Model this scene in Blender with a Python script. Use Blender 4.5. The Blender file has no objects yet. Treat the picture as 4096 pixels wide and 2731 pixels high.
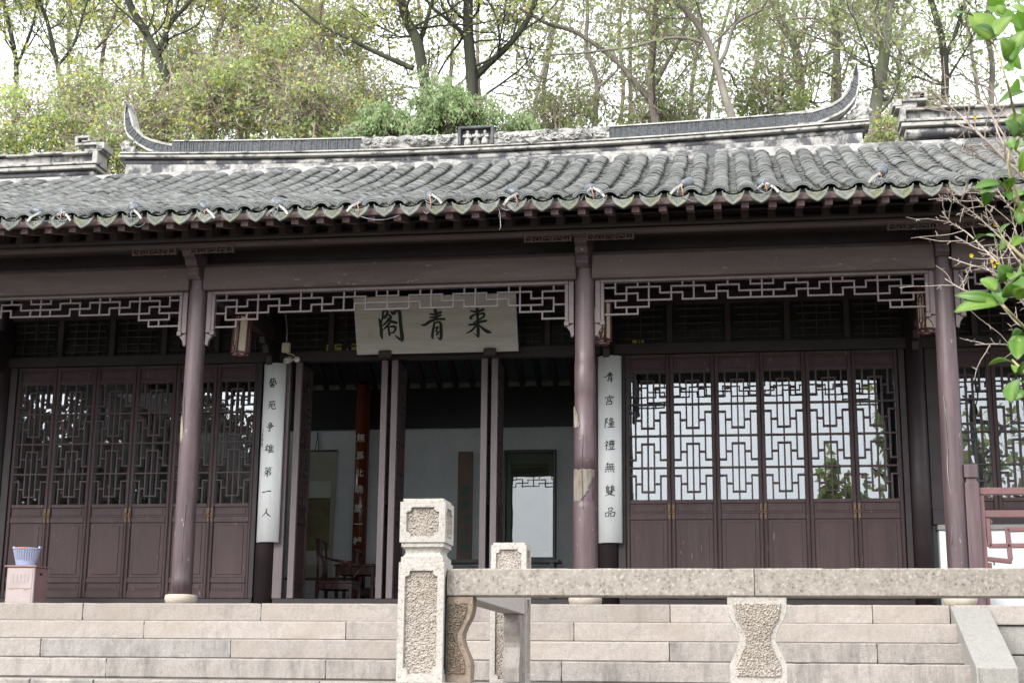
import bpy, math, random
import numpy as np
from mathutils import Vector, Matrix, noise as mnoise

R = math.radians
random.seed(7)
rng = np.random.default_rng(11)
SC = bpy.context.scene
COL = SC.collection

# ------------------------------------------------------------------ camera
CAM_P = Vector((1.4077, -13.835, -0.6434))
YAW, PIT, ROL, FPX = 0.151689, 0.222450, 0.010025, 5943.05
fwd = Vector((-math.sin(YAW)*math.cos(PIT), math.cos(YAW)*math.cos(PIT), math.sin(PIT)))
r0 = Vector((math.cos(YAW), math.sin(YAW), 0)); u0 = r0.cross(fwd)
rgt = r0*math.cos(ROL) + u0*math.sin(ROL)
upv = -r0*math.sin(ROL) + u0*math.cos(ROL)
cd = bpy.data.cameras.new('camera'); cam = bpy.data.objects.new('camera', cd); COL.objects.link(cam)
cam.matrix_world = Matrix(((rgt.x, upv.x, -fwd.x, CAM_P.x), (rgt.y, upv.y, -fwd.y, CAM_P.y),
                           (rgt.z, upv.z, -fwd.z, CAM_P.z), (0, 0, 0, 1)))
cd.sensor_width = 36.0; cd.lens = FPX*36.0/4096.0
cd.clip_start = 0.1; cd.clip_end = 2000
cd.dof.use_dof = True; cd.dof.focus_distance = 13.5; cd.dof.aperture_fstop = 13.0
SC.camera = cam

def at(px, py, Y):
    """point of the photograph (4096 px wide) on the plane y = Y"""
    d = fwd + rgt*((px-2048)/FPX) - upv*((py-1365.5)/FPX)
    return CAM_P + d*((Y-CAM_P.y)/d.y)

# ------------------------------------------------------------------ sky, sun, exposure
W = bpy.data.worlds.new('World'); SC.world = W; W.use_nodes = True
wn, wl = W.node_tree.nodes, W.node_tree.links
bg = wn['Background']
SUN_EL, SUN_ROT = R(35), R(212)
sky = wn.new('ShaderNodeTexSky'); sky.sky_type = 'NISHITA'; sky.sun_disc = False
sky.sun_elevation = SUN_EL; sky.sun_rotation = SUN_ROT; sky.dust_density = 6.0; sky.air_density = 1.0
hs = wn.new('ShaderNodeHueSaturation'); hs.inputs['Saturation'].default_value = 0.12
wl.new(sky.outputs[0], hs.inputs['Color'])
mx = wn.new('ShaderNodeMix'); mx.data_type = 'RGBA'; mx.inputs['Factor'].default_value = 0.72
wl.new(hs.outputs[0], mx.inputs['A']); mx.inputs['B'].default_value = (9.4, 9.75, 10.3, 1)   # the even cloud layer
wl.new(mx.outputs['Result'], bg.inputs['Color']); bg.inputs['Strength'].default_value = 0.13
sd = bpy.data.lights.new('sun', 'SUN'); sd.energy = 1.4; sd.angle = R(32); sd.color = (1, .97, .92)
sun = bpy.data.objects.new('sun', sd); COL.objects.link(sun)
sun.rotation_euler = Vector((-math.sin(SUN_ROT)*math.cos(SUN_EL)*-1, -math.cos(SUN_ROT)*math.cos(SUN_EL)*-1, math.sin(SUN_EL))).to_track_quat('Z', 'Y').to_euler()
vs = SC.view_settings
vs.view_transform = 'Standard'; vs.look = 'None'; vs.gamma = 1; vs.use_curve_mapping = False
vs.exposure = 1.55
try:
    SC.cycles.use_denoising = True
    SC.cycles.max_bounces = 8; SC.cycles.diffuse_bounces = 4; SC.cycles.glossy_bounces = 4
    SC.cycles.transparent_max_bounces = 12; SC.cycles.sample_clamp_indirect = 6
except Exception: pass

# ------------------------------------------------------------------ materials
def ND(nt, t, **kw):
    n = nt.nodes.new(t)
    for k, v in kw.items(): setattr(n, k, v)
    return n
def coords(nt, stretch=(1, 1, 1)):
    tc = ND(nt, 'ShaderNodeTexCoord'); mp = ND(nt, 'ShaderNodeMapping'); mp.inputs['Scale'].default_value = stretch
    nt.links.new(tc.outputs['Object'], mp.inputs['Vector'])
    oi = ND(nt, 'ShaderNodeObjectInfo'); sc = ND(nt, 'ShaderNodeVectorMath', operation='SCALE'); cb = ND(nt, 'ShaderNodeCombineXYZ')
    for i in range(3): nt.links.new(oi.outputs['Random'], cb.inputs[i])
    nt.links.new(cb.outputs[0], sc.inputs[0]); sc.inputs['Scale'].default_value = 37.0
    ad = ND(nt, 'ShaderNodeVectorMath', operation='ADD')
    nt.links.new(mp.outputs[0], ad.inputs[0]); nt.links.new(sc.outputs[0], ad.inputs[1])
    return ad.outputs[0], oi
def noise_n(nt, vec, scale, detail=6, rough=.6, dist=0):
    n = ND(nt, 'ShaderNodeTexNoise'); n.inputs['Scale'].default_value = scale; n.inputs['Detail'].default_value = detail
    n.inputs['Roughness'].default_value = rough; n.inputs['Distortion'].default_value = dist
    nt.links.new(vec, n.inputs['Vector']); return n.outputs['Fac']
def ramp(nt, fac, stops):
    r_ = ND(nt, 'ShaderNodeValToRGB'); e = r_.color_ramp.elements
    while len(e) < len(stops): e.new(.5)
    for el, (p, c) in zip(e, stops):
        el.position = p; el.color = (c[0], c[1], c[2], 1) if not isinstance(c, (int, float)) else (c, c, c, 1)
    nt.links.new(fac, r_.inputs[0]); return r_.outputs[0]
def mixc(nt, fac, a, b, mode='MIX'):
    m = ND(nt, 'ShaderNodeMix', data_type='RGBA', blend_type=mode)
    for sock, v in (('Factor', fac), ('A', a), ('B', b)):
        if isinstance(v, (int, float)): m.inputs[sock].default_value = v
        elif isinstance(v, tuple): m.inputs[sock].default_value = (*v, 1)
        else: nt.links.new(v, m.inputs[sock])
    return m.outputs['Result']
def bump(nt, h, strength, dist=.01):
    b = ND(nt, 'ShaderNodeBump'); b.inputs['Strength'].default_value = strength; b.inputs['Distance'].default_value = dist
    nt.links.new(h, b.inputs['Height']); return b.outputs[0]
def newmat(name):
    m = bpy.data.materials.new(name); m.use_nodes = True
    return m, m.node_tree, m.node_tree.nodes['Principled BSDF']
def mat(name, c1, c2=None, scale=4, rough=.6, bs=60, bst=.25, spec=.4, stretch=(1, 1, 1), rnd=0.0, lo=.35, hi=.65,
        c3=None, s3=9, lo3=.55, hi3=.7, metal=0, bdist=.004, rvar=.15, streak=None, sk=.5, skv=(9, 9, .55)):
    m, nt, p = newmat(name)
    v, oi = coords(nt, stretch)
    c2 = c2 or c1
    col = ramp(nt, noise_n(nt, v, scale), [(lo, c1), (hi, c2)])
    if c3: col = mixc(nt, ramp(nt, noise_n(nt, v, s3, 8, .7), [(lo3, 0), (hi3, 1)]), col, c3)
    if streak:
        sv, _ = coords(nt, skv)
        col = mixc(nt, ramp(nt, noise_n(nt, sv, 1.6, 9, .75), [(.48, 0), (.78, sk)]), col, streak)
        col = mixc(nt, ramp(nt, noise_n(nt, v, 33, 2, .5), [(.71, 0), (.75, .7)]), col, tuple(min(1, q*1.9) for q in streak))
    fine = noise_n(nt, v, bs, 4, .7)
    col = mixc(nt, .35, col, ramp(nt, fine, [(.2, .45), (.8, 1.0)]), 'MULTIPLY')
    if rnd:
        mr = ND(nt, 'ShaderNodeMapRange'); mr.inputs['To Min'].default_value = 1-rnd; mr.inputs['To Max'].default_value = 1+rnd
        nt.links.new(oi.outputs['Random'], mr.inputs['Value'])
        hv = ND(nt, 'ShaderNodeHueSaturation'); nt.links.new(mr.outputs[0], hv.inputs['Value']); nt.links.new(col, hv.inputs['Color'])
        col = hv.outputs[0]
    nt.links.new(col, p.inputs['Base Color'])
    rr = ND(nt, 'ShaderNodeMapRange'); rr.inputs['To Min'].default_value = max(.05, rough-rvar); rr.inputs['To Max'].default_value = min(1, rough+rvar)
    nt.links.new(noise_n(nt, v, scale*2.3), rr.inputs['Value']); nt.links.new(rr.outputs[0], p.inputs['Roughness'])
    p.inputs['Specular IOR Level'].default_value = spec; p.inputs['Metallic'].default_value = metal
    if bst: nt.links.new(bump(nt, fine, bst, bdist), p.inputs['Normal'])
    return m
def granite(name, base, dark, light, stain=(.2, .17, .15), st=(.55, .75), rnd=.12, fine=85, warm=None):
    base, dark, light, stain = (tuple(.77*q for q in c_) for c_ in (base, dark, light, stain)); warm = warm and tuple(.77*q for q in warm)
    m, nt, p = newmat(name)
    v, oi = coords(nt)
    sp = noise_n(nt, v, fine, 3, .75)
    col = ramp(nt, sp, [(.34, dark), (.44, base), (.56, base), (.66, light)])
    col = mixc(nt, ramp(nt, noise_n(nt, v, fine*.33, 4, .6), [(.35, 0), (.75, .55)]), col, light)
    if warm: col = mixc(nt, ramp(nt, noise_n(nt, v, 1.6, 5, .6), [(.4, 0), (.7, .8)]), col, mixc(nt, sp, tuple(x*.75 for x in warm), warm))
    vs_, _ = coords(nt, (2.0, 2.0, .45))
    col = mixc(nt, ramp(nt, noise_n(nt, vs_, 3.2, 9, .75), [(st[0], 0), (st[1], .75)]), col, stain)
    mr = ND(nt, 'ShaderNodeMapRange'); mr.inputs['To Min'].default_value = 1-rnd; mr.inputs['To Max'].default_value = 1+rnd
    nt.links.new(oi.outputs['Random'], mr.inputs['Value'])
    hv = ND(nt, 'ShaderNodeHueSaturation'); nt.links.new(mr.outputs[0], hv.inputs['Value']); nt.links.new(col, hv.inputs['Color'])
    nt.links.new(hv.outputs[0], p.inputs['Base Color']); p.inputs['Roughness'].default_value = .8; p.inputs['Specular IOR Level'].default_value = .3
    nt.links.new(bump(nt, noise_n(nt, v, 130, 4, .7), .35, .004), p.inputs['Normal'])
    return m
M = {}
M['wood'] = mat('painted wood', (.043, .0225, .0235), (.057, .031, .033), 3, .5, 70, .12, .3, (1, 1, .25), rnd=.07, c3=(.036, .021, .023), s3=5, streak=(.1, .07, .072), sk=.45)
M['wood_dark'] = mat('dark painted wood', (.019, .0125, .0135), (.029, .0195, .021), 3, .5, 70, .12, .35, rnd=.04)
M['beam'] = mat('weathered beam paint', (.068, .046, .043), (.094, .066, .061), 2.0, .55, 50, .2, .3, (.35, 1, 1.2), c3=(.125, .098, .092), s3=3.5, lo3=.6, hi3=.78, streak=(.14, .112, .105), sk=.5, skv=(.7, 2, 7))
M['column'] = mat('column paint', (.056, .034, .038), (.088, .056, .061), 2.2, .45, 40, .18, .4, (1, 1, .3), c3=(.034, .021, .024), s3=2.6, lo3=.47, hi3=.72, streak=(.175, .13, .135), sk=.55, skv=(8, 8, .4))
M['fret'] = mat('fretwork paint', (.085, .06, .062), (.115, .083, .084), 6, .45, 60, .1, .45)
M['edge_paint'] = mat('lit worn door edge paint', (.105, .077, .08), (.145, .11, .113), 5, .4, 60, .12, .5, (1, 1, .2), c3=(.19, .15, .15), s3=8, lo3=.6, hi3=.75)  # older paint, its colour also lifted for the light on sky-facing edges
M['red_rail'] = mat('railing paint', (.112, .048, .05), (.145, .07, .072), 4, .45, 60, .15, .45, c3=(.1, .06, .068), s3=6)
M['bare_wood'] = mat('bare grey wood', (.26, .235, .2), (.12, .098, .08), 9, .8, 60, .6, .2, (1, 1, .25), c3=(.46, .44, .41), s3=12)
M['rafter'] = mat('rafter wood', (.03, .021, .021), (.047, .033, .033), 5, .65, 50, .2, .3, rnd=.2)
M['rafter_red'] = mat('worn rafter ends', (.068, .044, .045), (.105, .07, .068), 8, .7, 50, .3, .2, rnd=.3, c3=(.18, .155, .14), s3=14, lo3=.6, hi3=.72)
M['tile'] = mat('clay tile', (.094, .097, .094), (.172, .175, .169), 7, .85, 55, .6, .1, rnd=.25, c3=(.235, .235, .222), s3=16, lo3=.56, hi3=.78)
M['drip'] = mat('lichened drip tile', (.115, .12, .112), (.185, .19, .173), 12, .85, 70, .9, .15, rnd=.18, c3=(.165, .175, .085), s3=9, lo3=.5, hi3=.68, bdist=.012)
M['eave_tile'] = mat('eave tile', (.1, .107, .107), (.165, .17, .167), 9, .75, 60, .3, .3, rnd=.18)
M['plaster'] = mat('weathered lime plaster', (.27, .26, .24), (.42, .405, .38), 3, .85, 40, .3, .2, (1, 1, .6), c3=(.075, .075, .08), s3=3.6, lo3=.45, hi3=.56, streak=(.1, .1, .1), sk=.8, skv=(5, 5, 1.2))
M['ridge_dark'] = mat('sooty ridge plaster', (.05, .05, .056), (.09, .09, .096), 4, .8, 40, .4, .2, (1, 1, 1), c3=(.42, .4, .375), s3=3.0, lo3=.49, hi3=.58)
M['ridge_grey'] = mat('grey ridge ledge', (.27, .26, .235), (.37, .355, .33), 8, .85, 40, .4, .2, c3=(.085, .085, .085), s3=6, lo3=.52, hi3=.62)
M['ridge_tile'] = mat('standing ridge tile', (.07, .075, .082), (.13, .135, .14), 30, .8, 50, .4, .25, rnd=.2)
M['carving'] = mat('carved lime relief', (.32, .31, .285), (.44, .43, .4), 9, .85, 40, .5, .2, c3=(.075, .075, .075), s3=7, lo3=.48, hi3=.62)
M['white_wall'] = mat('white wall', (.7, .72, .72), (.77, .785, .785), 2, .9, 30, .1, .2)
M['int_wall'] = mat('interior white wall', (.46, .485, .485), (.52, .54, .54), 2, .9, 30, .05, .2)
M['step'] = granite('pink granite step', (.3, .263, .235), (.185, .157, .14), (.405, .37, .34), (.15, .132, .12), (.52, .78), .11, 80, (.33, .28, .235))
M['step_grey'] = granite('stained granite step', (.285, .252, .227), (.17, .147, .132), (.39, .36, .333), (.085, .076, .07), (.46, .7), .12, 80)
M['step_blue'] = granite('grey blue granite step', (.285, .262, .24), (.175, .16, .146), (.385, .362, .34), (.11, .104, .098), (.45, .68), .06, 80)
M['brick_floor'] = granite('grey floor brick', (.12, .11, .1), (.08, .075, .07), (.16, .15, .14), (.07, .065, .06), (.55, .8), .06, 50)
M['garden'] = mat('garden soil and grass', (.05, .06, .03), (.09, .085, .05), 2, .95, 20, .6, .1)
M['newel'] = granite('pale granite', (.385, .35, .315), (.11, .1, .095), (.52, .49, .455), (.2, .175, .15), (.62, .9), .04, 85)
M['pick'] = granite('picked granite', (.37, .325, .285), (.17, .14, .118), (.52, .475, .43), (.23, .19, .16), (.62, .9), .05, 60, (.37, .31, .25))
M['rail_stone'] = granite('rail granite', (.255, .22, .19), (.085, .07, .06), (.42, .385, .345), (.14, .115, .1), (.6, .85), .06, 48)
M['brown_stone'] = granite('brown baluster granite', (.2, .15, .11), (.08, .058, .042), (.32, .26, .21), (.1, .075, .055), (.55, .8), .08, 60)
M['cheek'] = granite('pale cheek granite', (.285, .275, .25), (.2, .19, .17), (.36, .35, .325), (.19, .175, .15), (.55, .85), .03, 70)
M['grey_stone'] = granite('grey green wall stone', (.26, .25, .225), (.17, .16, .14), (.36, .345, .315), (.14, .135, .115), (.5, .75), .1, 70)
M['base_stone'] = granite('column base stone', (.42, .36, .29), (.27, .22, .165), (.52, .47, .4), (.32, .18, .085), (.6, .85), .1, 60)
M['paving'] = granite('paving stone', (.2, .18, .16), (.14, .12, .105), (.26, .24, .22), (.12, .105, .095), (.55, .8), .06, 50)
M['niche'] = mat('dark niche plaster', (.06, .06, .065), (.12, .12, .125), 8, .85, 40, .4, .2, c3=(.26, .25, .24), s3=9, lo3=.6, hi3=.75)
M['soil'] = mat('leaf strewn soil', (.06, .047, .03), (.11, .08, .047), 3, .95, 20, .8, .1, c3=(.065, .07, .027), s3=2)
M['lacquer'] = mat('red brown lacquer', (.105, .024, .009), (.145, .036, .013), 3, .22, 40, .05, .5, (1, 1, .2))
M['rear_board'] = mat('dusty ceiling board', (.06, .075, .085), (.085, .1, .11), 4, .8, 40, .1, .2)
M['rosewood'] = mat('dark rosewood', (.035, .012, .01), (.07, .022, .016), 8, .28, 60, .08, .5, (1, 1, .3))
M['black'] = mat('black lacquer', (.01, .011, .011), (.016, .017, .016), 5, .35, 50, .02, .4)
M['ink'] = mat('ink', (.012, .017, .017), (.02, .026, .026), 20, .6, 60, .02, .3)
M['board'] = mat('pale sign board', (.42, .4, .37), (.52, .5, .465), 5, .55, 90, .1, .35, (.25, 1, 2.5), c3=(.34, .31, .26), s3=3, lo3=.55, hi3=.8)
M['couplet'] = mat('white couplet board', (.74, .755, .75), (.82, .83, .825), 3, .5, 70, .12, .4, (3, 3, .3), c3=(.6, .58, .54), s3=4, lo3=.6, hi3=.8)
M['seal'] = mat('faded red seal', (.45, .27, .2), (.4, .32, .27), 60, .6, 60, .05)
M['brass'] = mat('aged brass', (.17, .105, .06), (.11, .07, .04), 30, .6, 60, .2, .3)
M['pink'] = mat('pale pink enamel', (.4, .325, .31), (.46, .385, .37), 5, .5, 60, .1, .4, c3=(.3, .17, .11), s3=7, lo3=.64, hi3=.76)
M['pink_side'] = mat('dull pink enamel', (.3, .175, .17), (.36, .22, .21), 5, .5, 60, .1, .4)
M['rust'] = mat('rust', (.3, .16, .07), (.5, .33, .2), 30, .8, 60, .3)
M['blue_plastic'] = mat('pale blue plastic', (.44, .48, .66), (.5, .54, .7), 6, .4, 30, .03, .5)
M['blue_plastic2'] = mat('mid blue plastic', (.3, .35, .58), (.35, .4, .62), 6, .4, 30, .03, .5)
M['blue_crate'] = mat('blue crate plastic', (.03, .07, .4), (.05, .1, .5), 6, .45, 30, .03, .5)
M['orange'] = mat('orange plastic', (.75, .2, .06), (.8, .28, .1), 6, .5, 30, .02)
M['orange_wire'] = mat('orange wire', (.36, .16, .07), (.42, .2, .1), 9, .5, 30, .02)
M['lamp_body'] = mat('blue grey lamp housing', (.05, .06, .072), (.09, .1, .115), 9, .4, 60, .15, .5)
M['strap'] = mat('galvanised bracket', (.27, .26, .235), (.36, .345, .32), 20, .5, 60, .1, .5)
M['cable'] = mat('grey cable', (.13, .15, .17), (.2, .22, .24), 20, .5, 60, .02)
M['cream_plastic'] = mat('cream plastic', (.5, .44, .32), (.56, .5, .38), 9, .45, 30, .03, .5)
M['white_plastic'] = mat('white plastic', (.62, .62, .6), (.7, .7, .68), 9, .4, 30, .03, .5)
M['lens'] = mat('lens black', (.01, .01, .012), (.02, .02, .02), 9, .12, 30, 0, .6)
M['lantern_red'] = mat('lantern red wood', (.075, .009, .01), (.1, .015, .016), 9, .35, 50, .05, .5)
M['lantern_paper'] = mat('lantern silk', (.68, .6, .47), (.76, .68, .55), 7, .8, 60, .05, .2)
M['scroll'] = mat('aged scroll silk', (.27, .28, .22), (.33, .33, .26), 3, .8, 90, .05, .2)
M['mount'] = mat('scroll border', (.4, .42, .36), (.45, .47, .41), 3, .8, 90, .05, .2)
M['painting'] = mat('ink landscape painting', (.19, .165, .09), (.11, .1, .06), 3.2, .8, 60, .05, .2, c3=(.035, .035, .025), s3=4.5, lo3=.52, hi3=.72)
M['picture'] = mat('faded picture paper', (.2, .2, .17), (.26, .26, .22), 2.4, .8, 60, .03, .2, c3=(.09, .085, .07), s3=3, lo3=.55, hi3=.75)
M['plank'] = mat('brown carved plank', (.09, .05, .03), (.14, .08, .05), 6, .5, 60, .1, .4, (1, 1, .2))
M['green_ink'] = mat('green inlay', (.014, .07, .045), (.024, .1, .066), 20, .5, 60, .02)
M['white_ink'] = mat('pale inlay', (.5, .48, .42), (.58, .56, .5), 20, .5, 60, .02)
M['back_light'] = mat('yellow back window light', (.42, .38, .06), (.5, .45, .1), 9, .6, 30, .02)  # flat yellow standing in for light from the back windows
M['bark'] = mat('grey bark', (.13, .112, .096), (.21, .185, .16), 4, .9, 22, .8, .2, (1, 1, .35), c3=(.1, .085, .06), s3=6, bdist=.02)
M['bark_pale'] = mat('pale grey bark', (.26, .23, .2), (.36, .33, .29), 5, .9, 25, .7, .2, (1, 1, .4), c3=(.17, .14, .12), s3=6, bdist=.02)
M['bark_dark'] = mat('dark mossy bark', (.034, .036, .026), (.062, .062, .046), 4, .9, 22, .8, .2, (1, 1, .4), c3=(.08, .1, .05), s3=3, bdist=.02)
M['bark_moss'] = mat('mossy bark', (.1, .105, .075), (.16, .155, .125), 3, .9, 22, .8, .2, (1, 1, .4), c3=(.11, .14, .055), s3=2, bdist=.02)
M['twig'] = mat('tangled brown twig', (.24, .185, .15), (.36, .3, .255), 6, .9, 40, .4, .2)
M['twig_dark'] = mat('dark fine twig', (.1, .082, .068), (.17, .14, .12), 6, .9, 40, .4, .2)
M['twig_pale'] = mat('pale pinkish twig', (.25, .2, .17), (.37, .31, .265), 30, .7, 90, .4, .3)
M['stem'] = mat('leaf stem', (.28, .24, .12), (.34, .29, .17), 20, .6, 60, .2, .3)

def glass_mat(name, tint, refl, rough=.002):
    m, nt, p = newmat(name); nt.nodes.remove(p)
    out = nt.nodes['Material Output']
    tr = ND(nt, 'ShaderNodeBsdfTransparent'); tr.inputs[0].default_value = (*tint, 1)
    gl = ND(nt, 'ShaderNodeBsdfGlossy'); gl.inputs['Roughness'].default_value = rough; gl.inputs[0].default_value = (.93, .96, .98, 1)
    tc = ND(nt, 'ShaderNodeTexCoord'); nz = ND(nt, 'ShaderNodeTexNoise'); nz.inputs['Scale'].default_value = 1.6
    nt.links.new(tc.outputs['Object'], nz.inputs['Vector'])
    nt.links.new(bump(nt, nz.outputs['Fac'], .05, .02), gl.inputs['Normal'])
    fr = ND(nt, 'ShaderNodeFresnel'); fr.inputs['IOR'].default_value = 1.5
    ad = ND(nt, 'ShaderNodeMath', operation='ADD', use_clamp=True); ad.inputs[1].default_value = refl
    nt.links.new(fr.outputs[0], ad.inputs[0])
    ms = ND(nt, 'ShaderNodeMixShader'); nt.links.new(ad.outputs[0], ms.inputs[0])
    nt.links.new(tr.outputs[0], ms.inputs[1]); nt.links.new(gl.outputs[0], ms.inputs[2])
    nt.links.new(ms.outputs[0], out.inputs['Surface'])
    return m
M['glass'] = glass_mat('coated window glass', (.62, .65, .66), .115)
M['pic_glass'] = glass_mat('picture glass', (.75, .77, .75), .045)

def leaf_mat(name, cols, rough=.5, trans=.35, spec=.35):
    """leaf colour varies leaf by leaf through the mesh attribute 'tint'"""
    m, nt, p = newmat(name)
    a = ND(nt, 'ShaderNodeAttribute'); a.attribute_name = 'tint'
    n = len(cols); col = ramp(nt, a.outputs['Fac'], [(i/(n-1), c) for i, c in enumerate(cols)])
    nt.links.new(col, p.inputs['Base Color']); p.inputs['Roughness'].default_value = rough; p.inputs['Specular IOR Level'].default_value = spec
    v, oi = coords(nt); col = mixc(nt, .3, col, ramp(nt, noise_n(nt, v, 55, 3, .6), [(.25, .55), (.75, 1.15)]), 'MULTIPLY'); nt.links.new(col, p.inputs['Base Color'])
    tl = ND(nt, 'ShaderNodeBsdfTranslucent')
    hv = ND(nt, 'ShaderNodeHueSaturation'); hv.inputs['Value'].default_value = 1.25; hv.inputs['Saturation'].default_value = 1.05
    nt.links.new(col, hv.inputs['Color']); nt.links.new(hv.outputs[0], tl.inputs[0])
    ms = ND(nt, 'ShaderNodeMixShader'); ms.inputs[0].default_value = trans
    nt.links.new(p.outputs[0], ms.inputs[1]); nt.links.new(tl.outputs[0], ms.inputs[2])
    nt.links.new(ms.outputs[0], nt.nodes['Material Output'].inputs['Surface'])
    return m
M['leaf_yg'] = leaf_mat('autumn leaf', [(.22, .27, .08), (.3, .36, .11), (.38, .42, .16), (.46, .46, .12), (.56, .47, .08)], .55, .58)
M['leaf_g'] = leaf_mat('green leaf', [(.17, .24, .1), (.24, .32, .13), (.32, .39, .17), (.4, .44, .19), (.5, .49, .16)], .55, .58)
M['leaf_ever'] = leaf_mat('evergreen leaf', [(.15, .23, .1), (.22, .31, .14), (.3, .39, .18), (.37, .45, .22)], .45, .45)
M['leaf_vine'] = leaf_mat('vine leaf', [(.2, .3, .09), (.28, .38, .13), (.36, .45, .18), (.44, .52, .26), (.54, .53, .12), (.56, .43, .08)], .55, .58)
M['leaf_gloss'] = leaf_mat('glossy leaf', [(.055, .14, .022), (.1, .21, .03), (.18, .3, .045), (.3, .36, .06)], .36, .42, .4)
M['leaf_wood'] = leaf_mat('brown wood leaf', [(.05, .034, .024), (.09, .06, .042), (.085, .08, .04), (.17, .12, .085)], .6, .25)

# ------------------------------------------------------------------ mesh helpers
class MB:
    def __init__(self): self.v = []; self.f = []; self.s = []; self.mi = []; self.m = 0
    def add(self, vs, fs, smooth=False):
        o = len(self.v); self.v.extend([tuple(x) for x in vs])
        for f in fs: self.f.append(tuple(i+o for i in f)); self.s.append(smooth); self.mi.append(self.m)
    def box(self, x0, x1, y0, y1, z0, z1):
        self.add([(x0, y0, z0), (x1, y0, z0), (x1, y1, z0), (x0, y1, z0), (x0, y0, z1), (x1, y0, z1), (x1, y1, z1), (x0, y1, z1)],
                 [(0, 3, 2, 1), (4, 5, 6, 7), (0, 1, 5, 4), (1, 2, 6, 5), (2, 3, 7, 6), (3, 0, 4, 7)])
    def obox(self, c, ax, ay, az):
        c, ax, ay, az = map(Vector, (c, ax, ay, az))
        pts = [c+sx*ax+sy*ay+sz*az for sz in (-1, 1) for sx, sy in ((-1, -1), (1, -1), (1, 1), (-1, 1))]
        self.add(pts, [(0, 3, 2, 1), (4, 5, 6, 7), (0, 1, 5, 4), (1, 2, 6, 5), (2, 3, 7, 6), (3, 0, 4, 7)])
    def bar(self, p, q, w, h, up=(0, 0, 1)):
        p, q = Vector(p), Vector(q); d = (q-p); L = d.length/2; d.normalize()
        u = Vector(up); s = d.cross(u)
        if s.length < 1e-4: s = d.cross(Vector((0, 1, 0)))
        s.normalize(); u = s.cross(d)
        self.obox((p+q)/2, d*L, s*(w/2), u*(h/2))
    def tube(self, pts, rad, n=8, caps=True, smooth=True):
        pts = [Vector(p) for p in pts]
        if not hasattr(rad, '__len__'): rad = [rad]*len(pts)
        rings = []; ref = Vector((.31, .17, .93))
        for i, p in enumerate(pts):
            d = (pts[min(i+1, len(pts)-1)]-pts[max(i-1, 0)]).normalized()
            if abs(d.dot(ref)) > .95: ref = Vector((.93, .3, .1))
            a = d.cross(ref).normalized(); b = d.cross(a)
            ref = ref
            rings.append([p+(a*math.cos(2*math.pi*k/n)+b*math.sin(2*math.pi*k/n))*rad[i] for k in range(n)])
        fs = []
        for i in range(len(pts)-1):
            for k in range(n):
                fs.append((i*n+k, i*n+(k+1) % n, (i+1)*n+(k+1) % n, (i+1)*n+k))
        self.add([v for r_ in rings for v in r_], fs, smooth)
        if caps:
            self.add(rings[0], [tuple(range(n))]); self.add(rings[-1], [tuple(reversed(range(n)))])
    def lathe(self, prof, n=24, c=(0, 0, 0), smooth=True, caps=True):
        vs = []
        for r_, z in prof: vs += [(c[0]+r_*math.cos(2*math.pi*k/n), c[1]+r_*math.sin(2*math.pi*k/n), c[2]+z) for k in range(n)]
        fs = [(i*n+k, i*n+(k+1) % n, (i+1)*n+(k+1) % n, (i+1)*n+k) for i in range(len(prof)-1) for k in range(n)]
        self.add(vs, fs, smooth)
        if caps:
            self.add(vs[:n], [tuple(reversed(range(n)))]); self.add(vs[-n:], [tuple(range(n))])
    def prism(self, poly, y0, y1, smooth=False):
        """poly in (x, z), extruded along y from y0 to y1"""
        n = len(poly)
        self.add([(x, y0, z) for x, z in poly]+[(x, y1, z) for x, z in poly],
                 [(i, (i+1) % n, n+(i+1) % n, n+i) for i in range(n)], smooth)
        self.add([(x, y0, z) for x, z in poly], [tuple(reversed(range(n)))])
        self.add([(x, y1, z) for x, z in poly], [tuple(range(n))])
    def profx(self, prof, x0, x1, smooth=False, zoff=None, n=1):
        """closed profile in (y, z) swept along x, zoff(x) lifts it"""
        k = len(prof); vs = []; fs = []
        for i in range(n+1):
            x = x0+(x1-x0)*i/n; dz = zoff(x) if zoff else 0
            vs += [(x, y, z+dz) for y, z in prof]
        for i in range(n):
            for j in range(k): fs.append((i*k+j, i*k+(j+1) % k, (i+1)*k+(j+1) % k, (i+1)*k+j))
        fs2 = [tuple(reversed(range(k)))]; fs3 = [tuple(n*k+j for j in range(k))]
        self.add(vs, fs+fs2+fs3, smooth)
    def mesh(self, name, mats):
        me = bpy.data.meshes.new(name); me.from_pydata(self.v, [], self.f)
        me.polygons.foreach_set('use_smooth', self.s); me.polygons.foreach_set('material_index', self.mi)
        for m in (mats if isinstance(mats, (list, tuple)) else [mats]): me.materials.append(m)
        import bmesh
        bm = bmesh.new(); bm.from_mesh(me); bmesh.ops.remove_doubles(bm, verts=bm.verts, dist=1e-5)
        bmesh.ops.recalc_face_normals(bm, faces=bm.faces); bm.to_mesh(me); bm.free()
        return me
    def build(self, name, mats, parent=None, loc=None, bevel=0, seg=1, **props):
        return link(name, self.mesh(name, mats), parent, loc, bevel, seg, **props)
def link(name, me, parent=None, loc=None, bevel=0, seg=1, **props):
    o = bpy.data.objects.new(name, me); COL.objects.link(o)
    if parent is not None: o.parent = parent
    if loc is not None: o.location = loc
    if bevel:
        b = o.modifiers.new('edge', 'BEVEL'); b.width = bevel; b.segments = seg; b.limit_method = 'ANGLE'; b.angle_limit = R(40)
    for k, v in props.items(): o[k] = v
    return o
def empty(name, loc, label, cat, group=None, rz=0):
    o = bpy.data.objects.new(name, None); COL.objects.link(o); o.location = loc; o.rotation_euler.z = rz
    o.empty_display_size = .1
    tag(o, label, cat, group); return o
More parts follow.
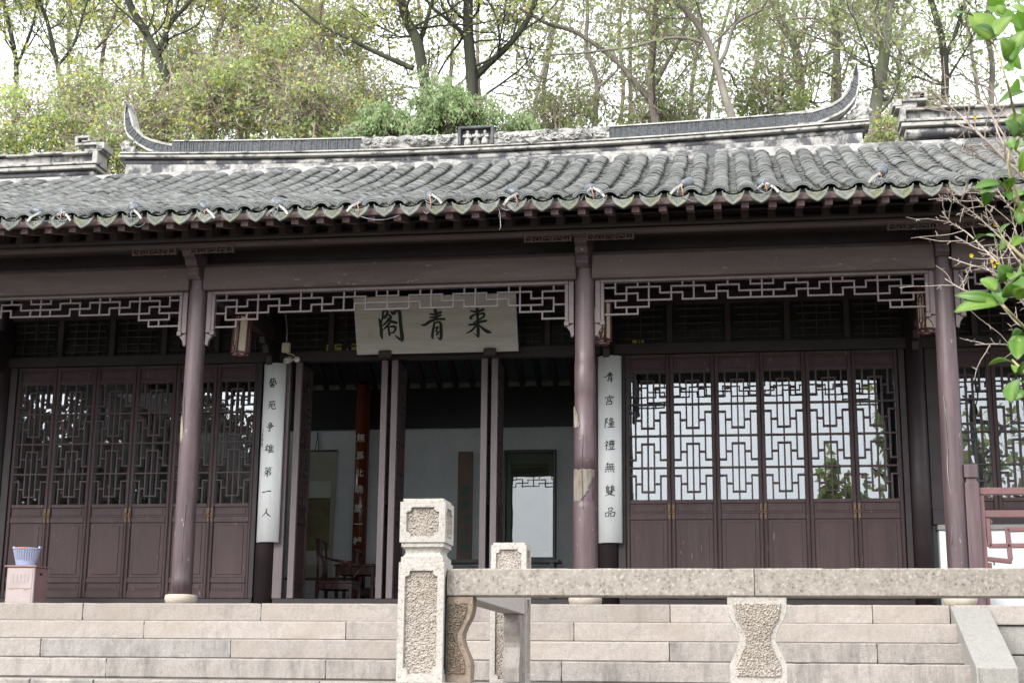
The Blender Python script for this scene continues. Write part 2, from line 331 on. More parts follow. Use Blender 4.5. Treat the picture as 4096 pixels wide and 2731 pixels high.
def tag(o, label, cat, group=None):
    o['label'] = label; o['category'] = cat
    if group: o['group'] = group
    return o
def dup(o, parent=None, loc=None):
    c = o.copy(); COL.objects.link(c); c.parent = parent if parent else o.parent
    if loc is not None: c.location = loc
    for ch in list(o.children): dup(ch, c)
    return c
def text_mesh(s, size, depth=.002, shear=.12, bold=0.0):
    cu = bpy.data.curves.new('glyph', 'FONT'); cu.body = s; cu.size = size; cu.extrude = depth; cu.shear = shear; cu.offset = bold
    cu.align_x = 'CENTER'; cu.align_y = 'CENTER'; cu.resolution_u = 3
    o = bpy.data.objects.new('glyph', cu); COL.objects.link(o)
    dg = bpy.context.evaluated_depsgraph_get(); dg.update()
    me = bpy.data.meshes.new_from_object(o.evaluated_get(dg)); bpy.data.objects.remove(o)
    return me
def roughen(p, amp, freq=6.0):
    p = Vector(p); return p+Vector(mnoise.noise_vector(p*freq))*amp
# ================================================================== ground, platform, steps
PZ = -0.675
mb = MB(); mb.box(-60, 60, -60, 8.8, -2.6, -2.3); ground = mb.build('ground', M['garden'], kind='structure')
# hill behind the hall
n = 60; vs = []; fs = []
for j in range(n+1):
    for i in range(n+1):
        x = -70+140*i/n; y = 8.9+75*(j/n)**1.5
        t = y-8.9
        vs.append((x, y, -2.35+min(t, 1.2)*2.6+.36*t+mnoise.noise(Vector((x*.15, y*.15, 1)))*.5*min(1, t)))
fs = [(j*(n+1)+i, j*(n+1)+i+1, (j+1)*(n+1)+i+1, (j+1)*(n+1)+i) for j in range(n) for i in range(n)]
hb = MB(); hb.add(vs, fs, True); hb.build('hill', M['soil'], kind='structure')
def hillz(x, y):
    t = max(0, y-8.9); return -2.35+min(t, 1.2)*2.6+.36*t

mb = MB(); mb.box(-14, 12, -5.60, -.6, -2.29, PZ); platform = mb.build('platform', M['paving'], kind='structure')
mb = MB()
for k in range(9): mb.box(-12, -.6, -5.98-.33*k, -5.62-.33*k, -2.295, PZ-.17*(k+1))
mb.build('front_steps', M['paving'], kind='structure')
def worn_block(m, x0, x1, y0, y1, z0, z1, amp=.005, r_=.012, step=.05, nz=3, seed=0):
    """stone with a worn, slightly uneven front and chipped arrises (front faces -y)"""
    n_ = max(3, int((x1-x0)/step)); prof = [(y1, z0), (y0+r_, z0), (y0, z0+r_)]+[(y0, z0+(z1-z0)*t/nz) for t in range(1, nz)]+[(y0, z1-r_), (y0+r_*.3, z1-r_*.3), (y0+r_, z1), (y1, z1)]
    vs = []; k = len(prof)
    for i in range(n_+1):
        x = x0+(x1-x0)*i/n_
        for j, (y, z) in enumerate(prof):
            p = Vector((x*7, z*9, seed*3.1)); d = mnoise.noise(p)*amp+mnoise.noise(p*4.3)*amp*.5
            e = max(0, mnoise.noise(Vector((x*5, seed, j)))-.25)*.018 if j in (k-3, k-2) else 0
            vs.append((x+(r_*.4 if i == 0 else -r_*.4 if i == n_ else 0)*(1 if j in (2, k-4) else 0), y+(d+e if 0 < j < k-1 else 0), z-(e*.7 if j in (k-3, k-2) else 0)+(mnoise.noise(p*1.7)*.0015 if j > k-4 else 0)))
    fs = [(i*k+j, i*k+j+1, (i+1)*k+j+1, (i+1)*k+j) for i in range(n_) for j in range(k-1)]+[(i*k+k-1, i*k, (i+1)*k, (i+1)*k+k-1) for i in range(n_)]
    m.add(vs, fs, False); m.add(vs[:k], [tuple(range(k))]); m.add(vs[-k:], [tuple(reversed(range(k)))])
# front kerb stones of the platform (bottom left)
xs = [-9.2, -7.4, -5.9, -4.1, -2.601, -2.219, -.9, .4, 1.9, 3.4, 5.2]
for a, b in zip(xs, xs[1:]):
    q = MB(); worn_block(q, a+.003, b-.003, -5.66+random.uniform(-.004, .004), -5.605, PZ-.2, PZ+.004, seed=a)
    q.build('kerb_stone', M['step_grey'], platform)
# terrace the hall stands on, its edge and its steps
mb = MB(); mb.box(-14, 12, -.34, 8.8, -2.28, -.012); terrace = mb.build('terrace', M['brick_floor'], kind='structure')
mb = MB()
for k in range(1, 4): mb.box(-11, 3.19, -.49-.32*k, -.345, PZ+.005, -.169*k-.02)
steps = mb.build('stone_steps', M['paving'], kind='structure')
RH = .1688
joints = {0: [-10.6, -8.7, -6.6, -4.639, -2.917, -1.1, .802, 2.535, 3.18],
          1: [-10.2, -8.2, -6.1, -3.9, -2.03, -.009, 3.19],
          2: [-10.5, -8.6, -6.5, -4.718, -2.968, -1.2, .821, 2.506, 3.2],
          3: [-10.1, -7.9, -5.9, -3.958, -2.022, -.041, 1.6, 3.198]}
for k in range(4):
    yf = -.55-.32*k
    for a, b in zip(joints[k], joints[k][1:]):
        j = random.uniform(-.006, .006); q = MB()
        worn_block(q, a+.003, b-.003, yf+j, yf+.36, -RH*(k+1)+.003, -RH*k+(.0 if k == 0 else random.uniform(-.003, .001)), seed=k*9+a)
        q.build('step_stone', M['step_blue'] if k == 2 and -4.9 < a < -4.5 else M['step_grey'] if k == 3 or (k == 2 and (a < -4.8 or a > -.5)) else M['step'], steps if k else terrace)
# terrace floor slabs and side retaining wall on the right
xs = [3.2, 4.6, 6.1, 7.6]
for a, b in zip(xs, xs[1:]):
    q = MB(); q.box(a+.003, b-.003, -.60, -.2, -RH+.002, -.002); q.build('edging_stone', M['step'], terrace, bevel=.01, seg=2)
rw = [(-.17, -.41, [3.52, 4.5, 5.9, 7.6]), (-.415, -.68, [3.52, 4.1, 5.2, 6.4, 7.6])]
for z1, z0, xs in rw:
    for a, b in zip(xs, xs[1:]):
        q = MB(); q.box(a+.003, b-.003, -.575+random.uniform(-.005, .005), -.345, z0, z1-.005); q.build('wall_stone', M['grey_stone'], terrace, bevel=.01, seg=2)
q = MB()
q.prism([(-.545, -.002), (-1.79, -.525), (-1.80, -.668), (-.545, -.668)], 3.185, 3.495)
q.v = [(y, x, z) for x, y, z in q.v]
q.build('cheek_stone', M['cheek'], steps, bevel=.008, seg=2)
q = MB(); q.box(3.203, 3.49, -1.84, -1.803, PZ+.002, -.53); q.build('cheek_foot', M['grey_stone'], steps, bevel=.006)

# ================================================================== the hall
hall = empty('pavilion_hall', (0, 0, 0), 'long low timber hall with dark brown doors and curved grey tiled roof', 'building')
XL, XR = -9.4, 7.2
U = 4.62
def roofz(y):
    u = y+1.17; return 3.555+.335*u+.0215*u*u
def roofn(y):
    s = .335+.043*(y+1.17); return Vector((0, -s, 1)).normalized(), Vector((0, 1, s)).normalized()
XC = [-7.25, -3.9, 0.0, 3.352]; YD = 2.52

# ---- columns
def peel_col(x, kind):
    m = MB()
    if kind == 0: prof = [(.101, .10), (.104, .25), (.1, .27), (.099, 1.6), (.094, 2.4), (.088, 3.5)]
    elif kind == 2: prof = [(.112, .1), (.114, .4), (.113, .9), (.112, .97), (.104, .975), (.103, 1.26), (.108, 1.262), (.104, 1.66), (.1, 1.67), (.098, 2.0), (.102, 2.01), (.1, 2.28), (.096, 2.285), (.088, 3.5)]
    else: prof = [(.1, .1), (.098, 1.2), (.094, 2.2), (.087, 3.5)]
    # finer rings so the surface can be uneven
    P_ = []
    for (a, z), (b, w) in zip(prof, prof[1:]):
        k = max(1, int((w-z)/.12))
        P_ += [(a+(b-a)*i/k, z+(w-z)*i/k) for i in range(k)]
    P_.append(prof[-1])
    m.lathe(P_, 28, (x, 0, 0))
    m.v = [tuple(Vector(v)+Vector((v[0]-x, v[1], 0))*.045*mnoise.noise(Vector(v)*3.1)) for v in m.v]
    c = m.build('column', M['column'], hall)
    b = MB(); b.lathe([(.118, 0), (.148, .028), (.157, .066), (.15, .096), (.142, .104), (.0, .106)], 32, (x, 0, 0))
    b.v = [tuple(roughen(v, .003, 9)) for v in b.v]
    b.build('stone_base', M['base_stone'], c)
    return c
def flake(cx_, prof, a0, r_, parent, seed):
    """a lost patch of paint: bare timber with a ragged edge, hugging the column; prof = (z, right hand angle)"""
    rr = random.Random(seed); n_ = 26; k = 8; vs = []
    zs = [p[0] for p in prof][::-1]; as_ = [p[1] for p in prof][::-1]
    for j in range(n_+1):
        z = zs[0]+(zs[-1]-zs[0])*j/n_; hi = R(float(np.interp(z, zs, as_))+rr.uniform(-5, 5)); lo = R(a0+rr.uniform(-3, 3))
        for i in range(k+1):
            a = lo+(hi-lo)*i/k; vs.append((cx_+r_*math.sin(a), -r_*math.cos(a), z+(rr.uniform(-.004, .004) if 0 < j < n_ else rr.uniform(-.012, .012))))
    fs = [(j*(k+1)+i, j*(k+1)+i+1, (j+1)*(k+1)+i+1, (j+1)*(k+1)+i) for j in range(n_) for i in range(k)]
    m = MB(); m.add(vs, fs, True)
    o = m.build('bare_patch', M['bare_wood'], parent); s = o.modifiers.new('thick', 'SOLIDIFY'); s.thickness = .004; s.offset = -1
cols = [peel_col(XC[0], 1), peel_col(XC[1], 0), peel_col(XC[2], 2), peel_col(XC[3], 1)]
flake(XC[1], [(1.83, -50), (1.74, -33), (1.62, -24), (1.55, -30), (1.5, -48)], -86, .1005, cols[1], 3)
flake(XC[2], [(1.265, 68), (1.2, 60), (1.14, 40), (1.1, 22), (1.06, 24), (1.01, 4), (.97, -14), (.925, -70)], -88, .1085, cols[2], 5)
flake(XC[2], [(1.86, -62), (1.8, -40), (1.7, -26), (1.66, -24)], -84, .1075, cols[2], 9)
m = MB(); m.tube([(3.30+.012*math.sin(z*9), -.085-.003*math.sin(z*5), z) for z in np.linspace(.55, 1.9, 16)], .0028, 4)
m.build('crack', M['bare_wood'], cols[3])
rr_ = random.Random(8)
for c_, x_, r_ in ((0, XC[1], .1), (0, XC[1], .1), (1, XC[2], .107), (1, XC[2], .113), (2, XC[3], .098)):
    a = R(rr_.uniform(-50, 45)); z0 = rr_.uniform(.3, 1.6); m = MB()
    m.tube([(x_+(r_+.0005)*math.sin(a+.05*math.sin(z*8+c_)), -(r_+.0005)*math.cos(a+.05*math.sin(z*8+c_)), z) for z in np.linspace(z0, z0+rr_.uniform(.4, 1.0), 14)], .0022, 4)
    m.build('crack', M['wood_dark'], cols[c_+1])
# inner columns
for x in XC:
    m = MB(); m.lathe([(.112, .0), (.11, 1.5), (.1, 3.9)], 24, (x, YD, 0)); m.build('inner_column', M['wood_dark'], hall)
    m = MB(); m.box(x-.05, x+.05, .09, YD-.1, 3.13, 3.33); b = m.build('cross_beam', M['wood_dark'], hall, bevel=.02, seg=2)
    m = MB(); m.prism([(2.42, 3.12), (2.02, 3.12), (2.06, 3.05), (2.16, 3.04), (2.2, 2.96), (2.31, 2.95), (2.34, 2.86), (2.42, 2.84)], -.035, .035)
    m.v = [(y+x, xx, z) for xx, y, z in m.v]; m.build('corbel', M['wood_dark'], b, bevel=.006)

# ---- brackets, purlin, big beams
for x in XC:
    m = MB()
    m.prism([(-.02, 3.21), (-.12, 3.215), (-.17, 3.25), (-.165, 3.31), (-.23, 3.325), (-.25, 3.38), (-.32, 3.40), (-.34, 3.44), (-.42, 3.46), (-.46, 3.50), (-.46, 3.535), (-.02, 3.60)], -.062, .062)
    m.v = [(y+x-.01, xx, z) for xx, y, z in m.v]; m.build('bracket', M['column'], hall, bevel=.01, seg=2)
for a, b in zip(XC[:-1], XC[1:]):
    prof = [(-.085, 3.105), (.085, 3.105), (.1, 3.14), (.1, 3.33), (.06, 3.39), (-.03, 3.395), (-.075, 3.37), (-.1, 3.33), (-.1, 3.14)]
    m = MB(); m.profx(prof, a+.075, b-.075); m.build('tie_beam', M['beam'], hall, bevel=.012, seg=2)
m = MB(); m.profx([(-.085, 3.105), (.085, 3.105), (.1, 3.14), (.1, 3.33), (.06, 3.39), (-.03, 3.395), (-.075, 3.37), (-.1, 3.33), (-.1, 3.14)], XC[3]+.075, XR-.1); m.build('tie_beam', M['beam'], hall, bevel=.012, seg=2)
m = MB(); m.profx([(-.085, 3.105), (.085, 3.105), (.1, 3.14), (.1, 3.33), (.06, 3.39), (-.03, 3.395), (-.075, 3.37), (-.1, 3.33), (-.1, 3.14)], XL+.1, XC[0]-.075); m.build('tie_beam', M['beam'], hall, bevel=.012, seg=2)
m = MB(); m.box(XL, XR, .02, .05, 3.38, 3.56); m.build('beam_infill', M['wood_dark'], hall)
m = MB(); m.box(XL, XR, -.49, -.40, 3.44, 3.477); m.build('eave_plate', M['beam'], hall, bevel=.006)
m = MB(); m.tube([(XL, -.44, 3.53), (XR, -.44, 3.53)], .052, 16); m.build('eave_purlin', M['wood_dark'], hall)
m = MB(); m.tube([(XL, 0, 3.62), (XR, 0, 3.62)], .1, 16); m.build('column_purlin', M['wood_dark'], hall)
for px_, py_, w_ in ((1379, 1098, .03), (1393, 1132, .022), (660, 1105, .018)):
    p = at(px_, py_, -.102); m = MB(); m.add([(p.x+w_*math.cos(t)*(.6+.4*math.sin(3*t+px_)), -.1015, p.z+w_*.6*math.sin(t)*(.7+.3*math.cos(2*t))) for t in np.linspace(0, 2*math.pi, 11)[:-1]], [tuple(range(10))])
    o_ = m.build('paint_chip', M['bare_wood'], hall); s_ = o_.modifiers.new('t', 'SOLIDIFY'); s_.thickness = .002
# carved boards under the eave plate, both sides of every bracket
def carved(x0, x1):
    m = MB(); k = 9; w = (x1-x0)/k
    m.box(x0, x1, -.475, -.43, 3.425, 3.44); 
    for i in range(k):
        c = x0+w*(i+.5)
        pts = [(c+w*.42*math.cos(t), -.452, 3.402+.018*math.sin(t)) for t in np.linspace(.2+i, 5.6+i, 9)]
        m.tube(pts, .0075, 5)
        if i % 2: m.box(c-w*.12, c+w*.12, -.47, -.435, 3.375, 3.426)
    m.box(x0, x0+.02, -.472, -.433, 3.375, 3.426); m.box(x1-.02, x1, -.472, -.433, 3.375, 3.426)
    m.tube([(x0+w*.5*i, -.452, 3.378+.008*(i % 2)) for i in range(2*k+1)], .007, 5)
    m.build('carved_board', M['beam'], hall)
for x in XC[1:]:
    carved(x-.53, x-.08); carved(x+.06, x+.51)

# ---- hanging fretwork (friezes)
unit = link('fretwork_bar', None) if False else None
cube_me = None
def unit_cube():
    global cube_me
    if cube_me is None:
        m = MB(); m.box(-.5, .5, -.5, .5, -.5, .5); cube_me = m.mesh('fretwork_bar', M['fret'])
    return cube_me
FB = .0165
def fret(x0, x1, n_, H, V, rows):
    """bars on a grid of n_ columns between x0 and x1; rows lists the heights of the grid lines"""
    fr = MB(); zt = rows[0]
    fr.box(x0-.035, x1+.035, -.032, .032, zt, zt+.035)
    for s, xe in ((-1, x0), (1, x1)):
        a, b = sorted((xe, xe+s*.035)); fr.box(a, b, -.03, .03, 2.70, zt-.001)
        a, b = sorted((xe+s*.036, xe+s*.088)); fr.box(a, b, -.024, .024, 2.68, zt+.034)
        a, b = sorted((xe-s*.006, xe+s*.041)); fr.box(a, b, -.037, .037, 2.655, 2.70)
        fr.prism([(xe+s*.012, 2.655), (xe+s*.088, 2.679), (xe+s*.09, 2.56), (xe+s*.062, 2.545), (xe+s*.05, 2.60)] if s > 0 else
                 [(xe+s*.088, 2.679), (xe+s*.012, 2.655), (xe+s*.05, 2.60), (xe+s*.062, 2.545), (xe+s*.09, 2.56)], -.02, .02)
    p = fr.build('hanging_frieze', M['fret'], hall, bevel=.004)
    w = (x1-x0)/n_
    for (a, b, r_) in H:
        o = link('fretwork_bar', unit_cube(), p); xa, xb = x0+a*w, x0+b*w
        ea = FB/2 if a > 0 else 0; eb = FB/2 if b < n_ else 0
        o.location = ((xa+xb-ea+eb)/2, 0, rows[r_]); o.scale = (xb-xa+ea+eb, FB*1.25, FB)
    for (c, a, b) in V:
        o = link('fretwork_bar', unit_cube(), p); za, zb = rows[a], rows[b]
        if a == 0: za += .0
        o.location = (x0+c*w, -.0015, (za+zb)/2); o.scale = (FB*.97, FB*1.15, za-zb+(FB*.8 if a else FB*.4))
    return p
def mirror(H, V, n_):
    H2 = list(H); V2 = list(V)
    for a, b, r_ in H:
        t = (n_-b, n_-a, r_)
        if t not in H2: H2.append(t)
    for c, a, b in V:
        t = (n_-c, a, b)
        if t not in V2: V2.append(t)
    return H2, V2
rowsC = [3.07, 3.011, 2.943, 2.877, 2.81, 2.738]
Hc = [(0, 2, 1), (1, 3, 2), (3, 6, 1), (0, 1, 3), (2, 5, 3), (5, 7, 2), (7, 10, 1), (6, 9, 3), (9, 11, 2), (11, 14, 1), (10, 13, 3), (13, 19, 2), (14, 18, 3), (15, 17, 1), (1, 4, 4), (0, 2, 5)]
Vc = [(2, 1, 3), (1, 0, 1), (1, 2, 4), (3, 1, 2), (4, 0, 4), (5, 0, 1), (6, 1, 3), (5, 2, 3), (7, 1, 2), (8, 0, 3), (9, 0, 1), (10, 1, 3), (9, 2, 3), (11, 1, 2), (12, 0, 3), (13, 0, 1), (14, 1, 3), (13, 2, 3), (16, 0, 3), (15, 0, 1), (3, 3, 4), (2, 4, 5)]
Hc, Vc = mirror(Hc, Vc, 32)
fret(-3.712, -.192, 32, Hc, Vc, rowsC)
rowsR = [3.075, 3.027, 2.965, 2.897, 2.83, 2.762]
Hr = [(0, 1, 1), (1, 3, 2), (2, 5, 1), (3, 6, 3), (0, 2, 3), (1, 4, 4), (0, 3, 5), (6, 9, 1), (5, 7, 2), (7, 10, 3), (9, 11, 2), (10, 12, 1), (11, 17, 3), (12, 16, 2), (13, 15, 1)]
Vr = [(1, 0, 2), (2, 1, 3), (3, 0, 1), (4, 0, 4), (5, 1, 2), (3, 2, 3), (1, 3, 4), (2, 4, 5), (3, 4, 5), (6, 1, 3), (7, 2, 3), (7, 0, 1), (8, 0, 3), (9, 1, 2), (10, 1, 3), (11, 0, 1), (11, 2, 3), (12, 1, 2), (13, 0, 1), (13, 2, 3), (14, 0, 3)]
Hr, Vr = mirror(Hr, Vr, 28)
fret(.188, 3.185, 28, Hr, Vr, rowsR)
fret(-7.062, -4.088, 28, Hr, Vr, rowsR)
fret(3.535, 6.53, 28, Hr, Vr, rowsR)

# ---- door leaves
LW, LT = .4905, .05
ZR = [.205, .285, .375, .435, 1.06, 1.125, 1.235, 1.276, 2.694, 2.732, 2.862, 2.905]
Lx0, Lx1 = .041, LW-.041
def lattice_bars(x0, x1, z0, z1, y, w=.017, d=.03):
    H = [(0, 6, 4), (0, 6, 8), (0, 6, 12)]; V = [(3, 0, 1), (3, 1, 7), (3, 7, 9), (3, 9, 15), (3, 15, 16)]
    def up(b):   # pattern opening downward from row b (b..b+4)
        h = [(2, 4, b+1), (1, 2, b+2), (4, 5, b+2), (0, 1, b+3), (5, 6, b+3)]
        v = [(1, b, b+3), (5, b, b+3), (2, b+1, b+4), (4, b+1, b+4)]; return h, v
    def dn(b):
        h = [(2, 4, b+3), (1, 2, b+2), (4, 5, b+2), (0, 1, b+1), (5, 6, b+1)]
        v = [(1, b+1, b+4), (5, b+1, b+4), (2, b, b+3), (4, b, b+3)]; return h, v
    for g in (up(0), dn(4), up(8), dn(12)): H += g[0]; V += g[1]
    m = MB(); cw = (x1-x0)/6; ch = (z1-z0)/16; e = w/2
    for a, b, r_ in H:
        z = z1-r_*ch; m.box(x0+a*cw-(e if a else 0), x0+b*cw+(e if b < 6 else 0), y-d/2, y+d/2, z-e, z+e)
    for c, a, b in V:
        x = x0+c*cw; m.box(x-e*.98, x+e*.98, y-d/2+.0015, y+d/2-.0015, z1-b*ch-(e*.9 if b < 16 else 0), z1-a*ch+(e*.9 if a else 0))
    return m
def door_leaf():
    m = MB(); h = LT/2
    m.box(0, Lx0, -h, h, ZR[0], ZR[-1]); m.box(Lx1, LW, -h, h, ZR[0], ZR[-1])
    for a, b in ((0, 1), (2, 3), (4, 5), (6, 7), (8, 9), (10, 11)): m.box(Lx0+.0005, Lx1-.0005, -h+.003, h-.003, ZR[a], ZR[b])
    # moulded lips along the stiles
    for x in (.006, Lx0-.012, Lx1+.004, LW-.014): m.box(x, x+.008, -h-.005, -h+.001, ZR[0], ZR[-1])
    f = m.build('door_leaf', M['wood'], hall, bevel=.003)
    lattice_bars(Lx0, Lx1, ZR[7], ZR[8], -.006).build('lattice', M['wood'], f)
    g = MB(); g.box(Lx0-.002, Lx1+.002, .014, .018, ZR[7]-.004, ZR[8]+.004); g.build('glass_pane', M['glass'], f)
    for a, b in ((1, 2), (3, 4), (5, 6), (9, 10)):
        g = MB(); g.box(Lx0+.001, Lx1-.001, -.008, .008, ZR[a]+.0005, ZR[b]-.0005)
        i = .035 if b-a and (ZR[b]-ZR[a]) > .3 else .022
        g.box(Lx0+i+.012, Lx1-i-.012, -.015, -.007, ZR[a]+i, ZR[b]-i); g.build('panel', M['wood'], f, bevel=.003)
    return f
leaf0 = door_leaf()
def brass(f, x):
    m = MB(); m.box(x-.013, x+.013, -LT/2-.011, -LT/2-.0055, 1.065, 1.225); m.lathe([(.016, 0), (.018, .006), (.008, .012)], 12); 
    k = 26*0
    m.v = [v if i < 8 else (v[0]+x, -LT/2-.011-v[2], v[1]+1.155) for i, v in enumerate(m.v)]
    m.tube([(x+.02*math.cos(t), -LT/2-.018, 1.135+.02*math.sin(t)) for t in np.linspace(0, 2*math.pi, 13)], .0035, 5, caps=False)
    m.build('door_handle', M['brass'], f)
def place_leaf(x, y, rz=0, hx=None, first=[True]):
    f = leaf0 if first[0] else dup(leaf0, hall)
    first[0] = False
    f.location = (x, y, 0); f.rotation_euler.z = rz; f['hx'] = 0
    return f
leaves = []
for k in range(6): leaves.append((place_leaf(.199+.4965*k, YD+random.uniform(-.002, .002)), k))
for k in range(6): leaves.append((place_leaf(-7.048+.4965*k, YD+random.uniform(-.002, .002)), k))
for x in (-3.585, -2.566, -2.446, -1.402, -1.284, -.27): leaves.append((place_leaf(x, YD-.02, R(90)), None))
for k in range(6): leaves.append((place_leaf(3.62+.531*k, YD), None))
for f, k in leaves:
    del f['hx']
    if k is not None: brass(f, LW-.02 if k % 2 == 0 else .02)
for f, k in leaves[18:]: f.scale = (1.07, 1, 1)
em = MB()
for y in (-.0345, -.012, .0105): em.box(-.014, -.0006, y, y+.0215, ZR[0], ZR[-1])
for y in (-.0315, .0285): em.box(-.006, Lx0*.9, *((y-.006, y) if y < 0 else (y, y+.006)), ZR[0], ZR[-1])
em_me = em.mesh('edge_moulding', M['edge_paint'])
for f, k in leaves[12:18]: o_ = link('edge_moulding', em_me, f)
# ---- thresholds, lintels, jambs, transom lattice, upper wall in the inner plane
def wbox(name, m_, x0, x1, y0, y1, z0, z1, bevel=.004, par=None):
    m = MB(); m.box(x0, x1, y0, y1, z0, z1); return m.build(name, m_, par or hall, bevel=bevel)
for a, b in ((-7.13, -4.02), (-3.78, -.12), (.12, 3.24)):
    wbox('threshold', M['wood_dark'], a, b, YD-.05, YD+.05, .0, .2)
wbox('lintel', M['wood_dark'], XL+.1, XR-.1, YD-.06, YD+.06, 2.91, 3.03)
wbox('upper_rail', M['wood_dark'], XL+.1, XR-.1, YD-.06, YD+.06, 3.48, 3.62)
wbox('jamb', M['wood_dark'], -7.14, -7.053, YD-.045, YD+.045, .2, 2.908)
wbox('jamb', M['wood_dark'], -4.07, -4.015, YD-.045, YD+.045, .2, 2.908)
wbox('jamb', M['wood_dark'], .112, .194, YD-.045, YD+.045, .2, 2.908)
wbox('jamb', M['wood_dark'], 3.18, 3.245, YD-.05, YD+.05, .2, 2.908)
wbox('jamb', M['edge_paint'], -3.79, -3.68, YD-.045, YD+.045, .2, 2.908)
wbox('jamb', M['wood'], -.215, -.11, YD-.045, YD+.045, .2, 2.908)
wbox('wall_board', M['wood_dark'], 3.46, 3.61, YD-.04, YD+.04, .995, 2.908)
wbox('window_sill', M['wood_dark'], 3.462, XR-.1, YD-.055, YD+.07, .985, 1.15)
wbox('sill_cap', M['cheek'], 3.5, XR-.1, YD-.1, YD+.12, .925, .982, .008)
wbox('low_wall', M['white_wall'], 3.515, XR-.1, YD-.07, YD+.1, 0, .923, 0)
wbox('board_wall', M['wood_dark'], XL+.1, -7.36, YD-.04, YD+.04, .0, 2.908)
for a, b in ((XL+.15, -7.3), (-7.2, -3.95), (-3.85, -.05), (.05, 3.3), (3.4, XR-.15)):
    m = MB(); nn = max(2, round((b-a)/.62)); w = (b-a)/nn
    for i in range(nn):
        x0, x1 = a+i*w+.03, a+(i+1)*w-.03
        m.box(x0-.03, x0, YD-.03, YD+.03, 3.032, 3.478); m.box(x1, x1+.03, YD-.03, YD+.03, 3.032, 3.478)
        for r_ in range(5):
            z = 3.09+.085*r_; o = .12 if r_ % 2 else .05
            m.box(x0+o*w, x0+(.55-o)*w, YD-.012, YD+.012, z-.008, z+.008); m.box(x1-(.5-o*.6)*w, x1-o*w*.8, YD-.013, YD+.011, z-.009, z+.007)
        for q_ in (.25, .5, .75): m.box(x0+(x1-x0)*q_-.007, x0+(x1-x0)*q_+.007, YD-.011, YD+.010, 3.033, 3.477)
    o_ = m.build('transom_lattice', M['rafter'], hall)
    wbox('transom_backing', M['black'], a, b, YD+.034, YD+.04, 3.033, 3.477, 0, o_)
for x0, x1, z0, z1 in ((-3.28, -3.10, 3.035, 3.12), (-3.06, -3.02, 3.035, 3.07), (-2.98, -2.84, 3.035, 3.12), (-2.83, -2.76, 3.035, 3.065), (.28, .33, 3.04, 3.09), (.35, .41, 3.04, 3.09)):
    wbox('light_patch', M['back_light'], x0, x1, YD+.02, YD+.028, z0, z1, 0)  # bits of back window light painted as small yellow plates behind the lattice
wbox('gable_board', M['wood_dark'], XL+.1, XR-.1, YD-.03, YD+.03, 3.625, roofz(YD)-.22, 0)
# ---- interior shell: floor, white back wall, dark wall band, end walls
wbox('hall_floor', M['brick_floor'], XL+.1, XR-.1, YD+.06, 7.0, -.01, .03, 0)
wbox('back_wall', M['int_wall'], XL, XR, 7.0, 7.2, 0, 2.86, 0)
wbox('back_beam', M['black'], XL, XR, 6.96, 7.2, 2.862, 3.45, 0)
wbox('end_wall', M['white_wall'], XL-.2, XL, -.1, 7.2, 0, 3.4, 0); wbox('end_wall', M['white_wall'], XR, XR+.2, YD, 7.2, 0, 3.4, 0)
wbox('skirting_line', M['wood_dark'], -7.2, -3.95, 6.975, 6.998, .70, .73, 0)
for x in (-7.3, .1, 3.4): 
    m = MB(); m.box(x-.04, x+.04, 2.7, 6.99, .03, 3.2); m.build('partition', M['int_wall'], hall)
cbar = MB(); cbar.lathe([(.103, .03), (.1, 3.5)], 28, (-3.93, 6.87, 0)); red_col = cbar.build('lacquer_column', M['lacquer'], hall)
cbar = MB(); cbar.lathe([(.103, .03), (.1, 3.5)], 28, (0, 6.87, 0)); cbar.build('lacquer_column', M['lacquer'], hall)

# ================================================================== roof
m = MB()
ys = np.linspace(-1.02, 3.6, 15)
prof = [(y, roofz(y)-.03) for y in ys]+[(y, roofz(y)-.06) for y in ys[::-1]]
m.profx(prof, XL-.1, XR+.1)
roof = m.build('roof', M['wood_dark'], hall)
m = MB(); prof = [(3.6, roofz(3.6)-.03), (8.6, 3.25), (8.6, 3.2), (3.6, roofz(3.6)-.065)]
m.profx(prof, XL-.1, XR+.1); m.build('rear_slope', M['tile'], roof)
PITCH = .2425; X0 = -.02
kx = range(int((XL-X0)/PITCH)+1, int((XR-X0)/PITCH))
# rafters: lower layer and flying layer, all ends show under the eave
raf = MB()
sof = lambda y: 3.525+.33*(y+.72)
pts = [(-.72, sof(-.72)), (2.48, sof(2.48))]
prof = [(y, z) for y, z in pts]+[(y, z-.07) for y, z in pts[::-1]]
raf.profx(prof, -.034, .034); raf_me = raf.mesh('rafter', M['rafter'])
fl = MB(); prof = [(-1.10, 3.484), (-.4, 3.655), (-.4, 3.605), (-1.10, 3.432)]
fl.profx(prof, -.034, .034); fl_me = fl.mesh('flying_rafter', M['rafter_red'])
rr_ = MB(); pts = [(3.7, 5.15), (7.0, 3.42)]; rr_.profx([(3.7, 5.2), (7.0, 3.52), (7.0, 3.44), (3.7, 5.12)], -.035, .035); rr_me = rr_.mesh('rear_rafter', M['rafter'])
for k in kx:
    x = X0+PITCH*(k+.42)
    o = link('rafter', raf_me, roof, (x, 0, -.0)); o = link('flying_rafter', fl_me, roof, (x, random.uniform(-.008, .008), .0))
    if -7.3 < x < .1: link('rear_rafter', rr_me, roof, (x, 0, 0))
m = MB(); m.profx([(3.7, 5.23), (7.0, 3.55), (7.0, 3.53), (3.7, 5.21)], -7.3, .1); m.build('rear_boarding', M['rear_board'], roof)
m = MB(); m.profx([(-1.12, 3.4845), (-.6, 3.612), (-.6, 3.632), (-1.12, 3.5045)], XL, XR); m.profx([(-.735, 3.5255), (2.48, sof(2.48)+.0005), (2.48, sof(2.48)+.02), (-.735, 3.5455)], XL, XR); m.build('soffit_boards', M['rafter'], roof)
